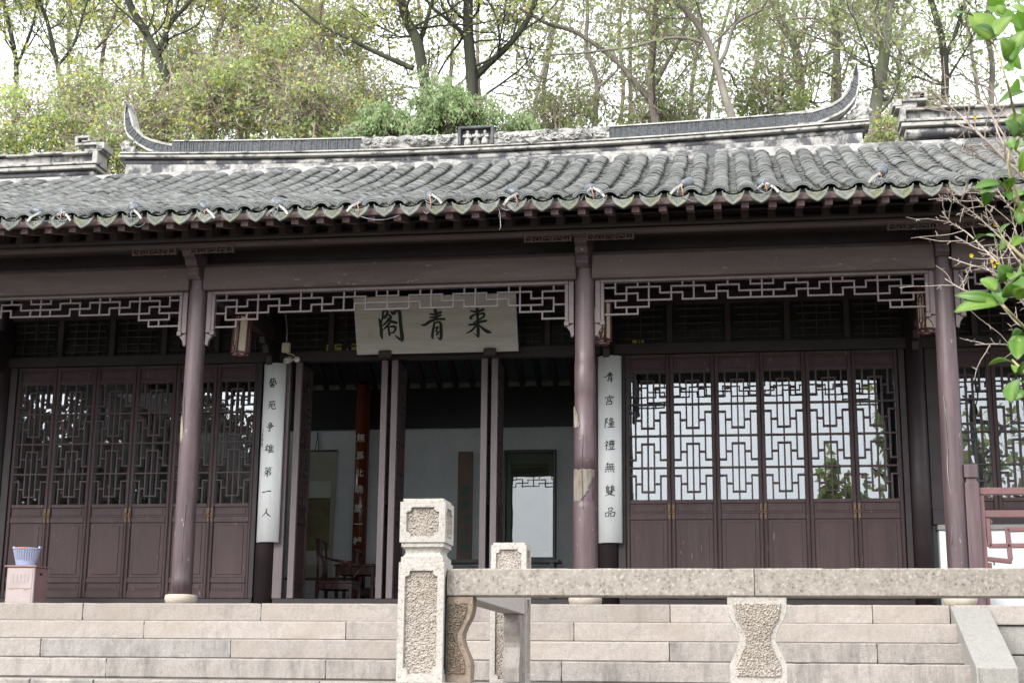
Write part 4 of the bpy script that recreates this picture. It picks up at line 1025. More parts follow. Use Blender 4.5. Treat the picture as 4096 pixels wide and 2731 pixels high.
def baluster(x, y, hw, thick, m_edge, m_face, half=0, rz=0, seed=1):
    r_, l_ = wave_profile(hw, half); m = MB(); n_ = len(r_)
    a = [(px, -thick/2, z) for px, z in l_]+[(px, -thick/2, z) for px, z in r_]; b = [(px, thick/2, z) for px, _, z in a]
    fs = []
    for i in range(n_-1):
        fs += [(i, i+1, n_+i+1, n_+i), (2*n_+i, 3*n_+i, 3*n_+i+1, 2*n_+i+1), (n_+i, n_+i+1, 3*n_+i+1, 3*n_+i), (i, 2*n_+i, 2*n_+i+1, i+1)]
    fs += [(0, n_, 3*n_, 2*n_), (n_-1, 2*n_-1+0, 4*n_-1, 3*n_-1)]
    m.add(a+b, fs); 
    o = m.build('baluster', m_edge, bal, Vector((x, y, 0))-BO, bevel=.003); o.rotation_euler.z = R(rz)
    # picked front, framed by a smooth border that follows the outline
    vs = []; fs = []; nz = 96; nx = 52 if not half else 28; bx_, zt, zbm = .032, -.228, PZ+.05
    def edge(P_, z): return float(np.interp(-z, [-q[1] for q in P_], [q[0] for q in P_]))
    for j in range(nz+1):
        z = zt+(zbm-zt)*j/nz; xr, xl = edge(r_, z)-bx_, edge(l_, z)+(bx_ if not half else .006)
        for i in range(nx+1):
            px = xl+(xr-xl)*i/nx; p = Vector((px*115+seed, z*115, seed)); e = i in (0, nx) or j in (0, nz)
            vs.append((px, -thick/2-(.0005 if e else .008+.013*max(-.2, .9*mnoise.noise(p)+.6*mnoise.noise(p*2.1)+.25)), z))
    fs = [(j*(nx+1)+i, (j+1)*(nx+1)+i, (j+1)*(nx+1)+i+1, j*(nx+1)+i+1) for j in range(nz) for i in range(nx)]
    m = MB(); m.add(vs, fs); m.build('picked_panel', m_face, o)
baluster(1.502, -5.345, .162, .125, M['newel'], M['pick'], seed=2)
baluster(-.235, -5.345, .145, .125, M['brown_stone'], M['brown_stone'], half=.002, seed=5)
baluster(4.6, -5.345, .162, .125, M['newel'], M['pick'], seed=8)
baluster(-.215, -2.955, .16, .115, M['step_grey'], M['step_grey'], half=.002, rz=-90, seed=7)
m = MB(); m.box(-.241, -.229, -5.40, -5.37, PZ+.002, -.2); m.v = [tuple(roughen(Vector(v)-BO, .004, 30)) for v in m.v]; m.build('mortar_joint', M['cable'], bal)
m = MB(); m.box(-.55, 6, -5.58, -5.15, PZ-.08, PZ+.0025); m.v = [tuple(Vector(v)-BO) for v in m.v]; m.build('ground_stone', M['newel'], bal, bevel=.006)

# ================================================================== name plaque
def brush(m, S, y=-.004, seed=0, nsub=5):
    """a brush stroke: centre line with widths (x, z, w)"""
    pts = []
    for i in range(len(S)-1):
        p0, p1, p2, p3 = S[max(i-1, 0)], S[i], S[i+1], S[min(i+2, len(S)-1)]
        for t in np.linspace(0, 1, nsub, endpoint=False):
            pts.append(tuple(.5*((2*b)+(-a+c)*t+(2*a-5*b+4*c-d)*t*t+(-a+3*b-3*c+d)*t**3) for a, b, c, d in zip(p0, p1, p2, p3)))
    pts.append(S[-1]); L_ = []; R_ = []
    for i, (x, z, w) in enumerate(pts):
        a, b = pts[max(i-1, 0)], pts[min(i+1, len(pts)-1)]; dx, dz = b[0]-a[0], b[1]-a[1]; l = math.hypot(dx, dz) or 1
        nx_, nz_ = -dz/l*w/2, dx/l*w/2; L_.append((x+nx_, y, z+nz_)); R_.append((x-nx_, y, z-nz_))
    n_ = len(pts)
    m.add(L_+R_, [(i, i+1, n_+i+1, n_+i) for i in range(n_-1)])
    for (x, z, w) in (pts[0], pts[-1]):
        m.add([(x+w/2*math.cos(t), y-.0002, z+w/2*math.sin(t)) for t in np.linspace(0, 2*math.pi, 11)[:-1]], [tuple(range(10))])
LAI = [[(1690, 172, 20), (1710, 230, 46), (1715, 300, 40)], [(1715, 300, 36), (1720, 400, 40), (1725, 500, 44), (1728, 560, 34), (1720, 575, 14)], [(1722, 560, 20), (1690, 540, 14), (1664, 518, 8)],
       [(1622, 243, 22), (1700, 255, 32), (1788, 225, 36)], [(1700, 282, 22), (1640, 308, 32), (1618, 340, 26), (1650, 345, 12)], [(1720, 292, 20), (1788, 272, 32), (1800, 305, 30), (1740, 350, 24), (1660, 388, 14)],
       [(1605, 418, 26), (1680, 408, 32), (1760, 378, 32), (1828, 366, 30)], [(1702, 420, 26), (1640, 488, 28), (1568, 525, 10)], [(1738, 420, 18), (1790, 465, 36), (1850, 500, 46), (1902, 512, 14)]]
QING = [[(1132, 216, 16), (1150, 240, 50), (1162, 290, 36), (1168, 350, 34)], [(1082, 287, 22), (1140, 291, 30), (1222, 264, 36)], [(1080, 330, 18), (1150, 325, 30), (1228, 300, 26)],
        [(962, 424, 10), (1012, 424, 34), (1090, 376, 38), (1180, 350, 30), (1274, 350, 30)], [(1142, 395, 30), (1126, 480, 32), (1116, 560, 36), (1124, 596, 20)],
        [(1142, 402, 20), (1190, 386, 26), (1224, 402, 36), (1232, 480, 42), (1235, 560, 42), (1224, 604, 28), (1180, 568, 8)], [(1152, 462, 16), (1190, 450, 26), (1162, 500, 18), (1200, 510, 22), (1166, 546, 18), (1194, 540, 14)]]
GE = [[(390, 352, 16), (412, 392, 42), (425, 470, 42), (432, 560, 42), (446, 604, 14)], [(426, 400, 24), (445, 330, 26), (450, 266, 32), (490, 246, 26), (520, 266, 20)], [(506, 260, 26), (500, 300, 36), (468, 336, 40)],
      [(560, 266, 30), (592, 286, 42), (626, 240, 42), (660, 240, 48), (676, 300, 46), (686, 400, 46), (700, 500, 48), (712, 590, 52), (712, 632, 24)], [(712, 625, 26), (660, 592, 30), (616, 560, 10)],
      [(522, 300, 26), (556, 330, 36), (520, 370, 32), (470, 420, 26), (448, 440, 12)], [(512, 345, 20), (560, 382, 38), (632, 400, 34)], [(542, 400, 30), (500, 450, 30), (448, 492, 12)],
      [(522, 440, 20), (530, 490, 30), (542, 556, 28)], [(532, 450, 20), (608, 450, 36), (620, 482, 30), (592, 526, 24)], [(542, 530, 18), (598, 525, 20)]]
PLW, PLH = 1.862, .66
pl = empty('name_plaque', (-1.915, 2.29, 2.932), 'large pale wooden name board with three black brush characters hung over the doors', 'sign')
pl.rotation_euler.x = R(22)
m = MB(); m.box(-PLW/2, PLW/2, 0, .035, 0, PLH); m.build('board', M['board'], pl, bevel=.004)
def pq(x, y):   # corners of the board in the drawing: (42,90) (2212,15) (2260,745) (103,812)
    u_ = ((x-42)/2170 if y < 100 else 0); v = 0
    # inverse bilinear by a few fixed point steps
    u_, v = .5, .5
    for _ in range(12):
        xl, xr = 42+61*v, 2212+48*v; u_ = (x-xl)/(xr-xl); yt, yb = 90-75*u_, 812-67*u_; v = (y-yt)/(yb-yt)
    return (-PLW/2+PLW*u_, PLH*(1-v))
for nm, CH in (('character', LAI), ('character', QING), ('character', GE)):
    m = MB(); k = 0
    for S in CH: brush(m, [(*pq(x, y), w*.00088) for x, y, w in S], -.003-.0003*k); k += 1
    o = m.build(nm, M['ink'], pl); s_ = o.modifiers.new('t', 'SOLIDIFY'); s_.thickness = .0012
m = MB(); rr = random.Random(4)
for i in range(7):
    for j in range(7):
        if rr.random() < .72:
            x, z = pq(228+12.5*i, 505+11.5*j); m.box(x, x+(.0042 if rr.random() < .6 else .0098), -.002, 0, z-(.0095 if rr.random() < .6 else .004), z)
m.build('seal', M['seal'], pl)
for x in (-.60, .61):
    m = MB(); m.box(-.07, .07, -.05, .06, -.035, .045); m.build('bracket', M['wood_dark'], pl, (x, 0, 0), bevel=.008)


GL = {'藝': [[(20,12,6),(75,8,8)],[(38,3,6),(40,20,6)],[(60,2,6),(57,18,6)],[(22,30,6),(45,26,7)],[(32,20,6),(34,45,7)],[(15,45,6),(52,40,7)],[(30,48,6),(20,62,6)],[(38,46,6),(50,58,5)],[(62,26,6),(62,45,7),(48,66,6)],[(54,34,6),(80,28,8),(78,52,8),(95,56,6),(94,46,3)],[(35,66,6),(65,62,7)],[(25,76,6),(78,70,8)],[(52,74,6),(40,90,7),(68,86,6)],[(62,80,5),(72,94,7)]],
 '苑': [[(18,18,6),(80,12,8)],[(38,6,6),(41,26,6)],[(62,4,6),(58,24,6)],[(35,30,6),(22,52,6)],[(28,40,6),(48,38,8),(40,60,7),(14,84,5)],[(30,50,5),(40,58,7)],[(58,38,6),(80,34,8),(78,56,7),(66,54,4)],[(58,38,6),(56,70,8),(68,84,9),(92,82,7),(92,68,3)]],
 '争': [[(50,5,8),(30,24,5)],[(38,16,6),(64,14,7),(54,28,5)],[(30,34,6),(68,28,8),(66,56,7)],[(15,46,6),(85,40,8)],[(32,58,6),(66,54,7)],[(50,30,8),(52,60,8),(50,90,9),(34,82,3)]],
 '雄': [[(8,30,6),(42,22,8)],[(30,6,8),(24,40,7),(6,66,5)],[(34,44,7),(20,64,5),(44,62,6)],[(40,54,5),(46,70,6)],[(62,8,7),(48,36,6)],[(56,28,7),(56,92,8)],[(72,12,6),(78,24,6)],[(56,32,6),(92,28,7)],[(58,48,5),(88,45,6)],[(58,63,5),(88,60,6)],[(56,82,6),(96,78,8)],[(74,30,6),(74,80,7)]],
 '第': [[(28,6,7),(18,20,5)],[(26,14,5),(48,10,6)],[(64,4,7),(56,16,5)],[(62,12,5),(88,8,6)],[(26,30,6),(74,26,7),(72,42,6)],[(28,44,6),(72,41,7)],[(28,44,7),(24,60,6),(78,56,8),(76,78,8),(64,74,4)],[(50,28,8),(50,96,9)],[(46,62,6),(16,86,4)]],
 '一': [[(10,54,12),(40,50,8),(70,44,9),(92,45,11)]], '人': [[(52,10,8),(44,45,10),(10,85,4)],[(46,40,6),(68,66,12),(95,84,5)]],
 '青': [[((x-950)/3.5, (y-205)/4.1, w/4.3) for x, y, w in S] for S in QING],
 '宫': [[(50,4,9),(54,16,8)],[(16,22,8),(14,36,5)],[(16,24,6),(86,18,8),(78,34,4)],[(34,36,7),(38,56,6)],[(36,38,6),(66,34,8),(62,54,6)],[(38,54,5),(64,52,6)],[(28,66,7),(32,94,7)],[(30,68,6),(76,62,9),(72,92,8)],[(32,92,6),(74,88,7)]],
 '隆': [[(10,10,6),(30,8,8),(18,30,5),(32,40,7),(16,54,5)],[(12,8,7),(12,94,8)],[(62,2,8),(44,26,5)],[(56,12,6),(82,10,7),(50,40,5)],[(52,22,5),(70,32,7),(96,40,6)],[(50,50,6),(86,46,7)],[(44,62,6),(92,57,8)],[(50,74,5),(86,71,6)],[(38,92,7),(98,86,9)],[(68,44,7),(68,90,8)]],
 '禮': [[(18,6,8),(26,16,7)],[(6,28,6),(36,22,7),(6,60,4)],[(24,40,8),(24,94,8)],[(26,44,5),(38,56,6)],[(48,12,6),(92,8,7)],[(50,12,6),(52,34,6)],[(90,10,6),(88,32,7)],[(62,4,6),(62,32,6)],[(76,4,6),(76,32,6)],[(50,24,4),(88,21,5)],[(44,40,6),(96,36,8)],[(54,48,6),(86,46,7),(84,62,6),(56,64,5),(54,50,5)],[(60,70,5),(64,82,6)],[(82,68,6),(74,82,5)],[(42,92,7),(98,86,9)]],
 '無': [[(34,4,8),(14,28,4)],[(26,20,6),(86,16,7)],[(10,46,6),(94,40,8)],[(30,22,6),(28,66,6)],[(46,20,6),(46,66,6)],[(62,20,6),(62,64,6)],[(78,18,6),(76,62,6)],[(6,68,6),(96,62,8)],[(22,78,6),(12,92,7)],[(40,78,6),(46,90,7)],[(60,76,6),(68,88,7)],[(80,74,6),(94,90,9)]],
 '雙': [[(26,2,7),(10,24,4)],[(18,16,6),(18,56,7)],[(20,18,5),(44,15,6)],[(20,30,4),(42,28,5)],[(20,42,4),(42,40,5)],[(18,54,5),(48,51,6)],[(33,16,5),(33,52,6)],[(70,0,7),(54,22,4)],[(62,14,6),(62,54,7)],[(64,16,5),(90,12,6)],[(64,28,4),(88,25,5)],[(64,40,4),(88,37,5)],[(62,52,5),(96,48,6)],[(77,14,5),(77,50,6)],[(22,66,6),(72,60,9),(52,80,7),(12,98,4)],[(32,70,6),(60,84,10),(96,96,6)]],
 '品': [[(34,8,7),(38,38,6)],[(36,10,6),(66,6,8),(62,36,7)],[(38,36,5),(64,33,6)],[(8,52,7),(12,88,6)],[(10,54,6),(40,50,8),(36,86,7)],[(12,86,5),(38,83,6)],[(56,50,7),(58,86,6)],[(58,52,6),(92,46,8),(86,84,7)],[(58,84,5),(90,80,6)]]}
# ================================================================== couplet boards
def couplet(xc, z0, z1, chars, zs, label, sidechars=None, dx=None):
    r_ = .158; half = R(57); yc = 2.355+r_
    e = empty('couplet_board', (xc, 2.36, z0), label, 'sign', 'couplet boards on the inner columns')
    m = MB(); n_ = 14; vs = []
    for z in (0, z1-z0):
        for rad in (r_, r_-.014):
            for i in range(n_+1):
                a = -half+2*half*i/n_; vs.append((rad*math.sin(a), r_-.005-rad*math.cos(a), z))
    k = n_+1; fs = []
    for i in range(n_): fs += [(i, i+1, 2*k+i+1, 2*k+i), (k+i, 3*k+i, 3*k+i+1, k+i+1), (i, k+i, k+i+1, i+1), (2*k+i, 2*k+i+1, 3*k+i+1, 3*k+i)]
    fs += [(0, 2*k, 3*k, k), (n_, k+n_, 3*k+n_, 2*k+n_)]
    m.add(vs, fs, True); m.build('board', M['couplet'], e)
    def put(ch, x, z, size, m_, bold=.004):
        me = text_mesh(ch, size, .0006, .16, bold); me.materials.clear(); me.materials.append(m_)
        rt = Matrix.Rotation(R(90), 4, 'X'); me.transform(rt)
        import bmesh
        bm = bmesh.new(); bm.from_mesh(me); bmesh.ops.triangulate(bm, faces=bm.faces)
        for _ in range(3):
            lg = [q for q in bm.edges if q.calc_length() > .016]
            if lg: bmesh.ops.subdivide_edges(bm, edges=lg, cuts=1); bmesh.ops.triangulate(bm, faces=bm.faces)
        bm.to_mesh(me); bm.free()
        for v in me.vertices:
            a = (v.co.x+x)/r_; y = v.co.y; v.co.x = (r_+.003)*math.sin(a); v.co.y = r_-.005-(r_+.003)*math.cos(a)+y
        link('character', me, e, (0, 0, z-z0))
    for c, z, s in zip(chars, zs, range(99)):
        m = MB(); S_ = .118/100; x0 = (dx or [0]*9)[s]
        for q, st in enumerate(GL[c]): brush(m, [((px-50)*S_+x0+(50-py)*S_*.08, (50-py)*S_, w*S_*1.05) for px, py, w in st], -.0004*q, nsub=6)
        m.v = [((r_+.0025-y)*math.sin(x/r_), r_-.005-(r_+.0025-y)*math.cos(x/r_), zz) for x, y, zz in m.v]
        m.build('character', M['ink'], e, (0, 0, z-z0))
    if sidechars:
        for i, c in enumerate(sidechars): put(c, -.118, z0+1.27-.055*i, .04, M['ink'], 0)
    m = MB(); m.tube([(-.02, .02, z1-z0), (0, .1, z1-z0+.06), (.02, .02, z1-z0)], .002, 4); m.build('hanging_wire', M['cable'], e)
def zof(px, py): return at(px, py, 2.37).z
couplet(-3.848, .822, 2.875, '藝苑争雄第一人', [zof(1080, 1400+y/1.96) for y in (260, 435, 605, 775, 955, 1110, 1275)], 'white couplet board on the left inner column beside the security camera', '乙丑初夏', [-.006, -.004, -.01, -.01, -.012, -.018, -.006])
couplet(.03, .80, 2.877, '青宫隆禮無雙品', [zof(2430, y) for y in (1508, 1601, 1692, 1781, 1870, 1962, 2050)], 'white couplet board behind the middle front column with peeling paint', None, [-.006, -.002, 0, 0, .0, .002, .004])

# ================================================================== lanterns
def lantern():
    e = empty('palace_lantern', (0, 0, 0), '', 'lantern', 'palace lanterns under the veranda')
    r_, h = .094, .42; hexp = lambda rad, k: (rad*math.cos(R(60*k+18)), rad*math.sin(R(60*k+18)))
    m = MB()
    for k in range(6):
        x, y = hexp(r_, k); m.box(x-.009, x+.009, y-.009, y+.009, 0, h)
        a, b = hexp(r_, k), hexp(r_, k+1)
        for z in (.01, h-.01): m.bar((*a, z), (*b, z), .018, .022)
        a2, b2 = hexp(r_*.8, k), hexp(r_*.8, k+1); m.bar((*a2, -.018), (*b2, -.018), .02, .02)
        m.bar((*hexp(r_*1.12, k), h+.012), (*hexp(r_*1.12, k+1), h+.012), .03, .02)
    f = m.build('frame', M['lantern_red'], e)
    for k in range(6):
        a, b = Vector((*hexp(r_*.955, k), 0)), Vector((*hexp(r_*.955, k+1), 0)); mid = (a+b)/2; d = (b-a).normalized(); w = (b-a).length/2-.008
        m = MB(); m.obox(mid+Vector((0, 0, h/2)), d*w, d.cross(Vector((0, 0, 1)))*.002, Vector((0, 0, h/2-.022))); pn = m.build('silk_panel', M['lantern_paper'], e)
        if k % 2 == 1:
            m = MB(); nrm = Vector((mid.x, mid.y, 0)).normalized()*.007
            def P_(u_, z): return mid+nrm+d*(w*u_)+Vector((0, 0, z))
            for u_ in (-.45, .45): m.bar(P_(u_, .07), P_(u_, h-.07), .006, .006)
            for s, z0 in ((1, .024), (-1, h-.024)):
                for u_ in (-.28, 0, .28): m.bar(P_(u_, z0), P_(u_, z0+s*.06), .005, .005)
                m.bar(P_(-.62, z0+s*.06), P_(-.28, z0+s*.06), .005, .005); m.bar(P_(.28, z0+s*.06), P_(.62, z0+s*.06), .005, .005)
                m.bar(P_(-.62, z0+s*.06), P_(-.62, z0+s*.1), .005, .005); m.bar(P_(.62, z0+s*.06), P_(.62, z0+s*.1), .005, .005)
                m.bar(P_(-.62, z0+s*.1), P_(.62, z0+s*.1), .005, .005)
                for u_ in (-.85, .85): m.bar(P_(u_, z0), P_(u_, z0+s*.025), .005, .005)
            m.build('fret', M['lantern_red'], pn)
    m = MB(); m.lathe([(.085, -.012), (.085, -.006)], 6); m.build('bottom_panel', M['lantern_paper'], e)
    m = MB(); m.tube([(0, 0, h), (0, 0, h+.34)], .006, 6); m.box(-.09, .09, -.006, .006, h+.018, h+.03); m.box(-.006, .006, -.09, .09, h+.0175, h+.0295); m.build('hanger', M['lantern_red'], e)
    return e
l0 = lantern()
LA = [((-3.855, 1.2, 2.73), 10, 'red framed hanging lantern by the camera, left of the name plaque'), ((.055, 1.2, 2.775), 40, 'red framed hanging lantern mostly hidden behind the middle front column'),
      ((3.335, 1.2, 2.80), 0, 'red framed hanging lantern beside the right front column near the bare twigs')]
for i, (p, a, lb) in enumerate(LA):
    o = l0 if i == 0 else dup(l0); o.location = p; o.rotation_euler = (R(2 if i == 0 else 0), R(3 if i == 0 else 0), R(a)); o['label'] = lb

# ================================================================== camera, junction box
e = empty('junction_box', (-3.68, 2.27, 2.975), 'small cream junction box with a cable above the left couplet board', 'electrical box')
m = MB(); m.box(-.045, .045, -.03, .03, 0, .11); m.build('box', M['cream_plastic'], e, bevel=.006, seg=2)
m = MB(); m.tube([(.0, 0, .11), (-.005, .02, .25), (-.03, .06, .38), (-.07, .12, .5), (-.1, .2, .55)], .0065, 8); m.build('conduit', M['strap'], e)
m = MB(); m.tube([(0, 0, .0), (.03, -.01, -.018), (.06, 0, -.02), (.085, .01, -.03), (.1, .03, -.045)], .006, 6); m.build('lead', M['cream_plastic'], e)
e = empty('security_camera', (-3.598, 2.25, 2.895), 'small bullet security camera pointing at the steps above the left doorway', 'camera')
m = MB(); m.lathe([(.001, .0), (.03, .0), (.036, .01), (.036, .1), (.03, .115), (.0, .116)], 20); b = m.build('housing', M['cream_plastic'], e); b.rotation_euler = (R(112), 0, R(-12)); b.location = (0, -.05, -.015); b.rotation_mode = 'XYZ'
m = MB(); m.lathe([(.0, .117), (.031, .117), (.031, .1205)], 20, caps=False); m.lathe([(.0, .1215), (.012, .1215)], 14, caps=False); g = m.build('lens', M['white_plastic'], b)
m = MB(); m.lathe([(.0, .1225), (.011, .1225)], 14, caps=False); [m.lathe([(0, .122), (.004, .122)], 8, (.021*math.cos(t), .021*math.sin(t), 0), caps=False) for t in np.linspace(0, 2*math.pi, 9)[:-1]]; m.build('lens_eye', M['lens'], b)
m = MB(); m.lathe([(.034, 0), (.034, .02), (.028, .035), (.0, .04)], 18); m.v = [(v[0]+.045, -v[2]+.05, v[1]+.0) for v in m.v]; m.tube([(.045, .02, 0), (.03, -.005, -.005), (.01, -.01, -.01)], .009, 8); m.build('mount', M['white_plastic'], e)

# ================================================================== spotlights along the eave
def spotlight():
    e = empty('eave_spotlight', (0, 0, 0), '', 'lamp', 'spotlights along the eave tiles')
    m = MB(); m.lathe([(.001, 0), (.02, .002), (.033, .014), (.037, .03), (.037, .09), (.041, .092), (.041, .104), (.034, .105), (.0, .1)], 20); b = m.build('housing', M['lamp_body'], e); b.rotation_euler = (R(-62), 0, 0); b.location = (0, .0, .0)
    m = MB(); m.lathe([(.008, -.012), (.008, .004)], 10); m.build('cable_gland', M['cable'], b)
    return e
S0 = spotlight()
SP = [(170, 849), (258, 849), (539, 841), (829, 838), (1119, 822), (1442, 808), (1729, 779), (2071, 774), (2374, 752), (2730, 738), (3063, 733), (3519, 692)]
words = ['leftmost eave spotlight, resting on the tile ends', 'second eave spotlight from the left, close beside the first', 'eave spotlight over the left bay with a hanging cable loop', 'eave spotlight just right of the left front column',
         'eave spotlight with a pale bracket above the left lantern', 'eave spotlight with a long cable sagging under the drip tiles', 'eave spotlight above the name plaque with an orange wire hanging down', 'eave spotlight left of the middle column with a pale string hanging',
         'eave spotlight just right of the middle front column', 'eave spotlight with an orange wire above the first right door leaves', 'eave spotlight near the centre of the right bay', 'rightmost eave spotlight, upright on the tiles beside the bare twigs']
for i, ((px, py), lb) in enumerate(zip(SP, words)):
    o = S0 if i == 0 else dup(S0)
    p = at(px, py+3, -1.13); o.location = p; o['label'] = lb; o.scale = (1.25, 1.25, 1.25)
    rr = random.Random(i*7+1); o.rotation_euler = (R(rr.uniform(-14, 10)), R(rr.uniform(-8, 8)), R([70, 40, 25, 50, 40, -20, 20, 60, 25, -30, 15, -25][i]))
    sx = [-1, 1, 1, 1, 1, -1, 1, -1, 1, -1, 1, -1][i]
    m = MB(); q0 = Vector((0, -.02, .0)); q1 = Vector((sx*.055, -.06, -.045)); q2 = Vector((sx*.085, -.065, -.085))
    inv = o.rotation_euler.to_matrix().inverted()
    m.bar(inv@q0, inv@q1, .017, .005, inv@Vector((0, 1, .3))); m.bar(inv@q1, inv@q2, .017, .0052, inv@Vector((0, 1, .3))); m.build('mounting_strap', M['strap'], o)
    m = MB(); z0 = -.0
    dz_ = [.05, .07, .11, .06, .06, .12, .12, .1, .1, .11, .08, .05][i]; pts = [Vector((0, -.03, -.005)), Vector((-.006, -.06, -.035)), Vector((.004, -.066, -.6*dz_)), Vector((.004, -.06, -dz_))]
    m.tube([inv@q for q in pts], .0038, 5); m.build('lead_wire', M['orange_wire'] if i not in (0, 2, 4) else M['cable'], o)
    m = MB(); s2 = [1, -1, 1, 1, -1, 1, -1, -1, 1, 1, 1, 1][i]; ln = [.1, .1, .09, .1, .08, .3, .07, .14, .2, .2, .1, .1][i]
    pts = [Vector((.004+s2*ln*t, -.06+.05*t, -dz_-.035*math.sin(math.pi*t)+.01*t)) for t in np.linspace(0, 1, 8)]
    m.tube([inv@q for q in pts], .0036, 5); m.build('cable', M['cable'], o)
m = MB(); p = at(1995, 835, -1.16); m.tube([p, p+Vector((.012, 0, -.05)), p+Vector((.016, 0, -.12)), p+Vector((.02, 0, -.17)), p+Vector((.008, 0, -.2))], .0028, 5)
tag(m.build('hanging_string', M['strap']), 'thin pale string hanging from the eave left of the middle column', 'string')

# ================================================================== things on the terrace
def cabinet(x0, x1, y0, y1, h, label, vents=True):
    e = empty('metal_cabinet', ((x0+x1)/2, (y0+y1)/2, 0), label, 'cabinet', 'small pink cabinets on the terrace')
    w, d = (x1-x0)/2, (y1-y0)/2
    m = MB(); m.box(-w, w, -d, d, 0, h); m.build('body', M['pink'], e, bevel=.006)
    m = MB(); m.box(w+.0005, w+.004, -d+.012, d-.012, .006, h-.006); m.box(w+.004, w+.0075, -.06, .02, h-.085, h-.055); s = m.build('side_panel', M['pink_side'], e)
    m = MB(); m.box(w+.0076, w+.0085, -.055, .015, h-.082, h-.058); m.build('vent_hole', M['black'], s)
    m = MB(); m.box(-w-.025, w+.025, -d-.02, d+.02, h+.0005, h+.018); t = m.build('top', M['pink_side'], e, bevel=.004)
    m = MB(); m.box(w-.08, w-.02, -d-.0215, -d-.0195, h+.002, h+.016); m.build('rust_patch', M['rust'], t)
    m = MB(); m.box(-w+.02, w-.02, -d-.006, -d-.0005, h*.52, h-.015); dr = m.build('drawer_front', M['pink'], e, bevel=.003)
    m = MB(); m.box(-w+.02, w-.02, -d-.006, -d-.0005, .012, h*.5); dl = m.build('door_panel', M['pink'], e, bevel=.003)
    m = MB(); m.box(-w+.05, -w+.09, -d-.0068, -d-.006, h*.49, h*.505); m.box(w-.11, w-.05, -d-.0068, -d-.006, h*.488, h*.51); m.build('rust_streak', M['rust'], dl)
    m = MB()
    for i in range(5): m.box(-w+.05+.045*i, -w+.082+.045*i, -d-.009, -d-.006, h*.66, h*.84)
    m.build('embossing', M['pink'], dr)
    m = MB()
    for i in range(4): m.box(-w+.05+.05*i, -w+.085+.05*i, -d-.0088, -d-.0058, h*.06, h*.17)
    m.build('embossing', M['pink'], dl)
    return e
cabinet(-6.5, -6.18, 1.55, 1.87, .485, 'small pink enamel cabinet with rust spots under the blue basket')
cabinet(3.50, 3.86, 1.9, 2.2, .37, 'low pale pink cabinet mostly hidden behind the right front column')
bk = empty('plastic_basket', (-6.36, 1.69, .5035), 'pale blue plastic basket standing on the pink cabinet', 'basket')
m = MB(); n_ = 36
prof = [(.09, 0), (.1, .0), (.145, .185), (.155, .187), (.155, .197), (.142, .198), (.137, .185), (.093, .01), (.0, .01)]
m.lathe(prof, n_, caps=True); m.v = [(x*1.0, y*.8, z) for x, y, z in m.v]; m.build('body', M['blue_plastic'], bk)
m = MB()
for k in range(30):
    t = 2*math.pi*k/30; a = Vector((.103*math.cos(t), .083*math.sin(t), .008)); b = Vector((.146*math.cos(t), .117*math.sin(t), .18)); m.bar(a, b, .007, .006)
m.build('ribs', M['blue_plastic'], bk)
m = MB(); m.lathe([(.104, .005), (.117, .06)], n_, caps=False); m.v = [(x*1.012, y*.812, z) for x, y, z in m.v]; m.build('lower_band', M['blue_plastic2'], bk)
m = MB(); m.box(-.035, .035, -.128, -.118, .186, .2); m.build('label_tab', M['orange'], bk)
for s in (-1, 1):
    m = MB(); m.box(s*.15-.012, s*.15+.012, -.02, .02, .19, .215); m.build('ear', M['blue_plastic'], bk, bevel=.004)
m = MB(); m.box(-6.93, -6.62, 2.75, 2.95, .05, 1.335); 
e = empty('blue_crate', (-6.75, 2.9, .03), 'blue plastic crates stacked inside, behind the leftmost door glass', 'crate')
for z in (0, .42, .84): m = MB(); m.box(-.2, .24, -.15, .15, z+.002, z+.4); m.box(-.22, .26, -.17, .17, z+.36, z+.41) ; m.build('crate_box', M['blue_crate'], e, bevel=.008)
e.scale = (1, 1, 1.03)

# ================================================================== timber railing at the right
rl = empty('timber_railing', (3.6, 0, 0), 'reddish brown timber railing with square fret beside the right front column', 'railing')
m = MB(); m.box(-.062, .062, -.055, .055, .0, 1.10); m.add([(-.062, -.055, 1.1), (.062, -.055, 1.1), (.062, .055, 1.1), (-.062, .055, 1.1), (-.048, -.042, 1.125), (.048, -.042, 1.125), (.048, .042, 1.125), (-.048, .042, 1.125)], [(0, 1, 5, 4), (1, 2, 6, 5), (2, 3, 7, 6), (3, 0, 4, 7), (4, 5, 6, 7)])
m.box(-.048, .048, -.042, .042, 1.125, 1.15); m.box(-.062, .062, -.055, .055, 1.1505, 1.275)
m.build('post', M['column'], rl, (-.105, -.02, 0), bevel=.008, seg=2)
def rb(name, x0, x1, z0, z1, y=.028, par=None, bev=.006):
    m = MB(); m.box(x0-3.6, x1-3.6, -y, y, z0, z1); return m.build(name, M['red_rail'], par or rl, bevel=bev, seg=2)
rb('top_rail', 3.558, 6.6, 1.003, 1.066, .04); rb('middle_rail', 3.603, 6.6, .80, .863, .03); rb('upright', 3.545, 3.602, .0, 1.002, .03); rb('bottom_rail', 3.603, 6.6, .12, .18, .03)
def fb(x0, z0, x1, z1, w=.042):
    m = MB(); d = Vector((x1-x0, 0, z1-z0)).normalized()*(w/2); m.bar(Vector((x0-3.6, 0, z0))-d, Vector((x1-3.6, 0, z1))+d, .034, w); m.build('fret_bar', M['red_rail'], rl, bevel=.008, seg=2)
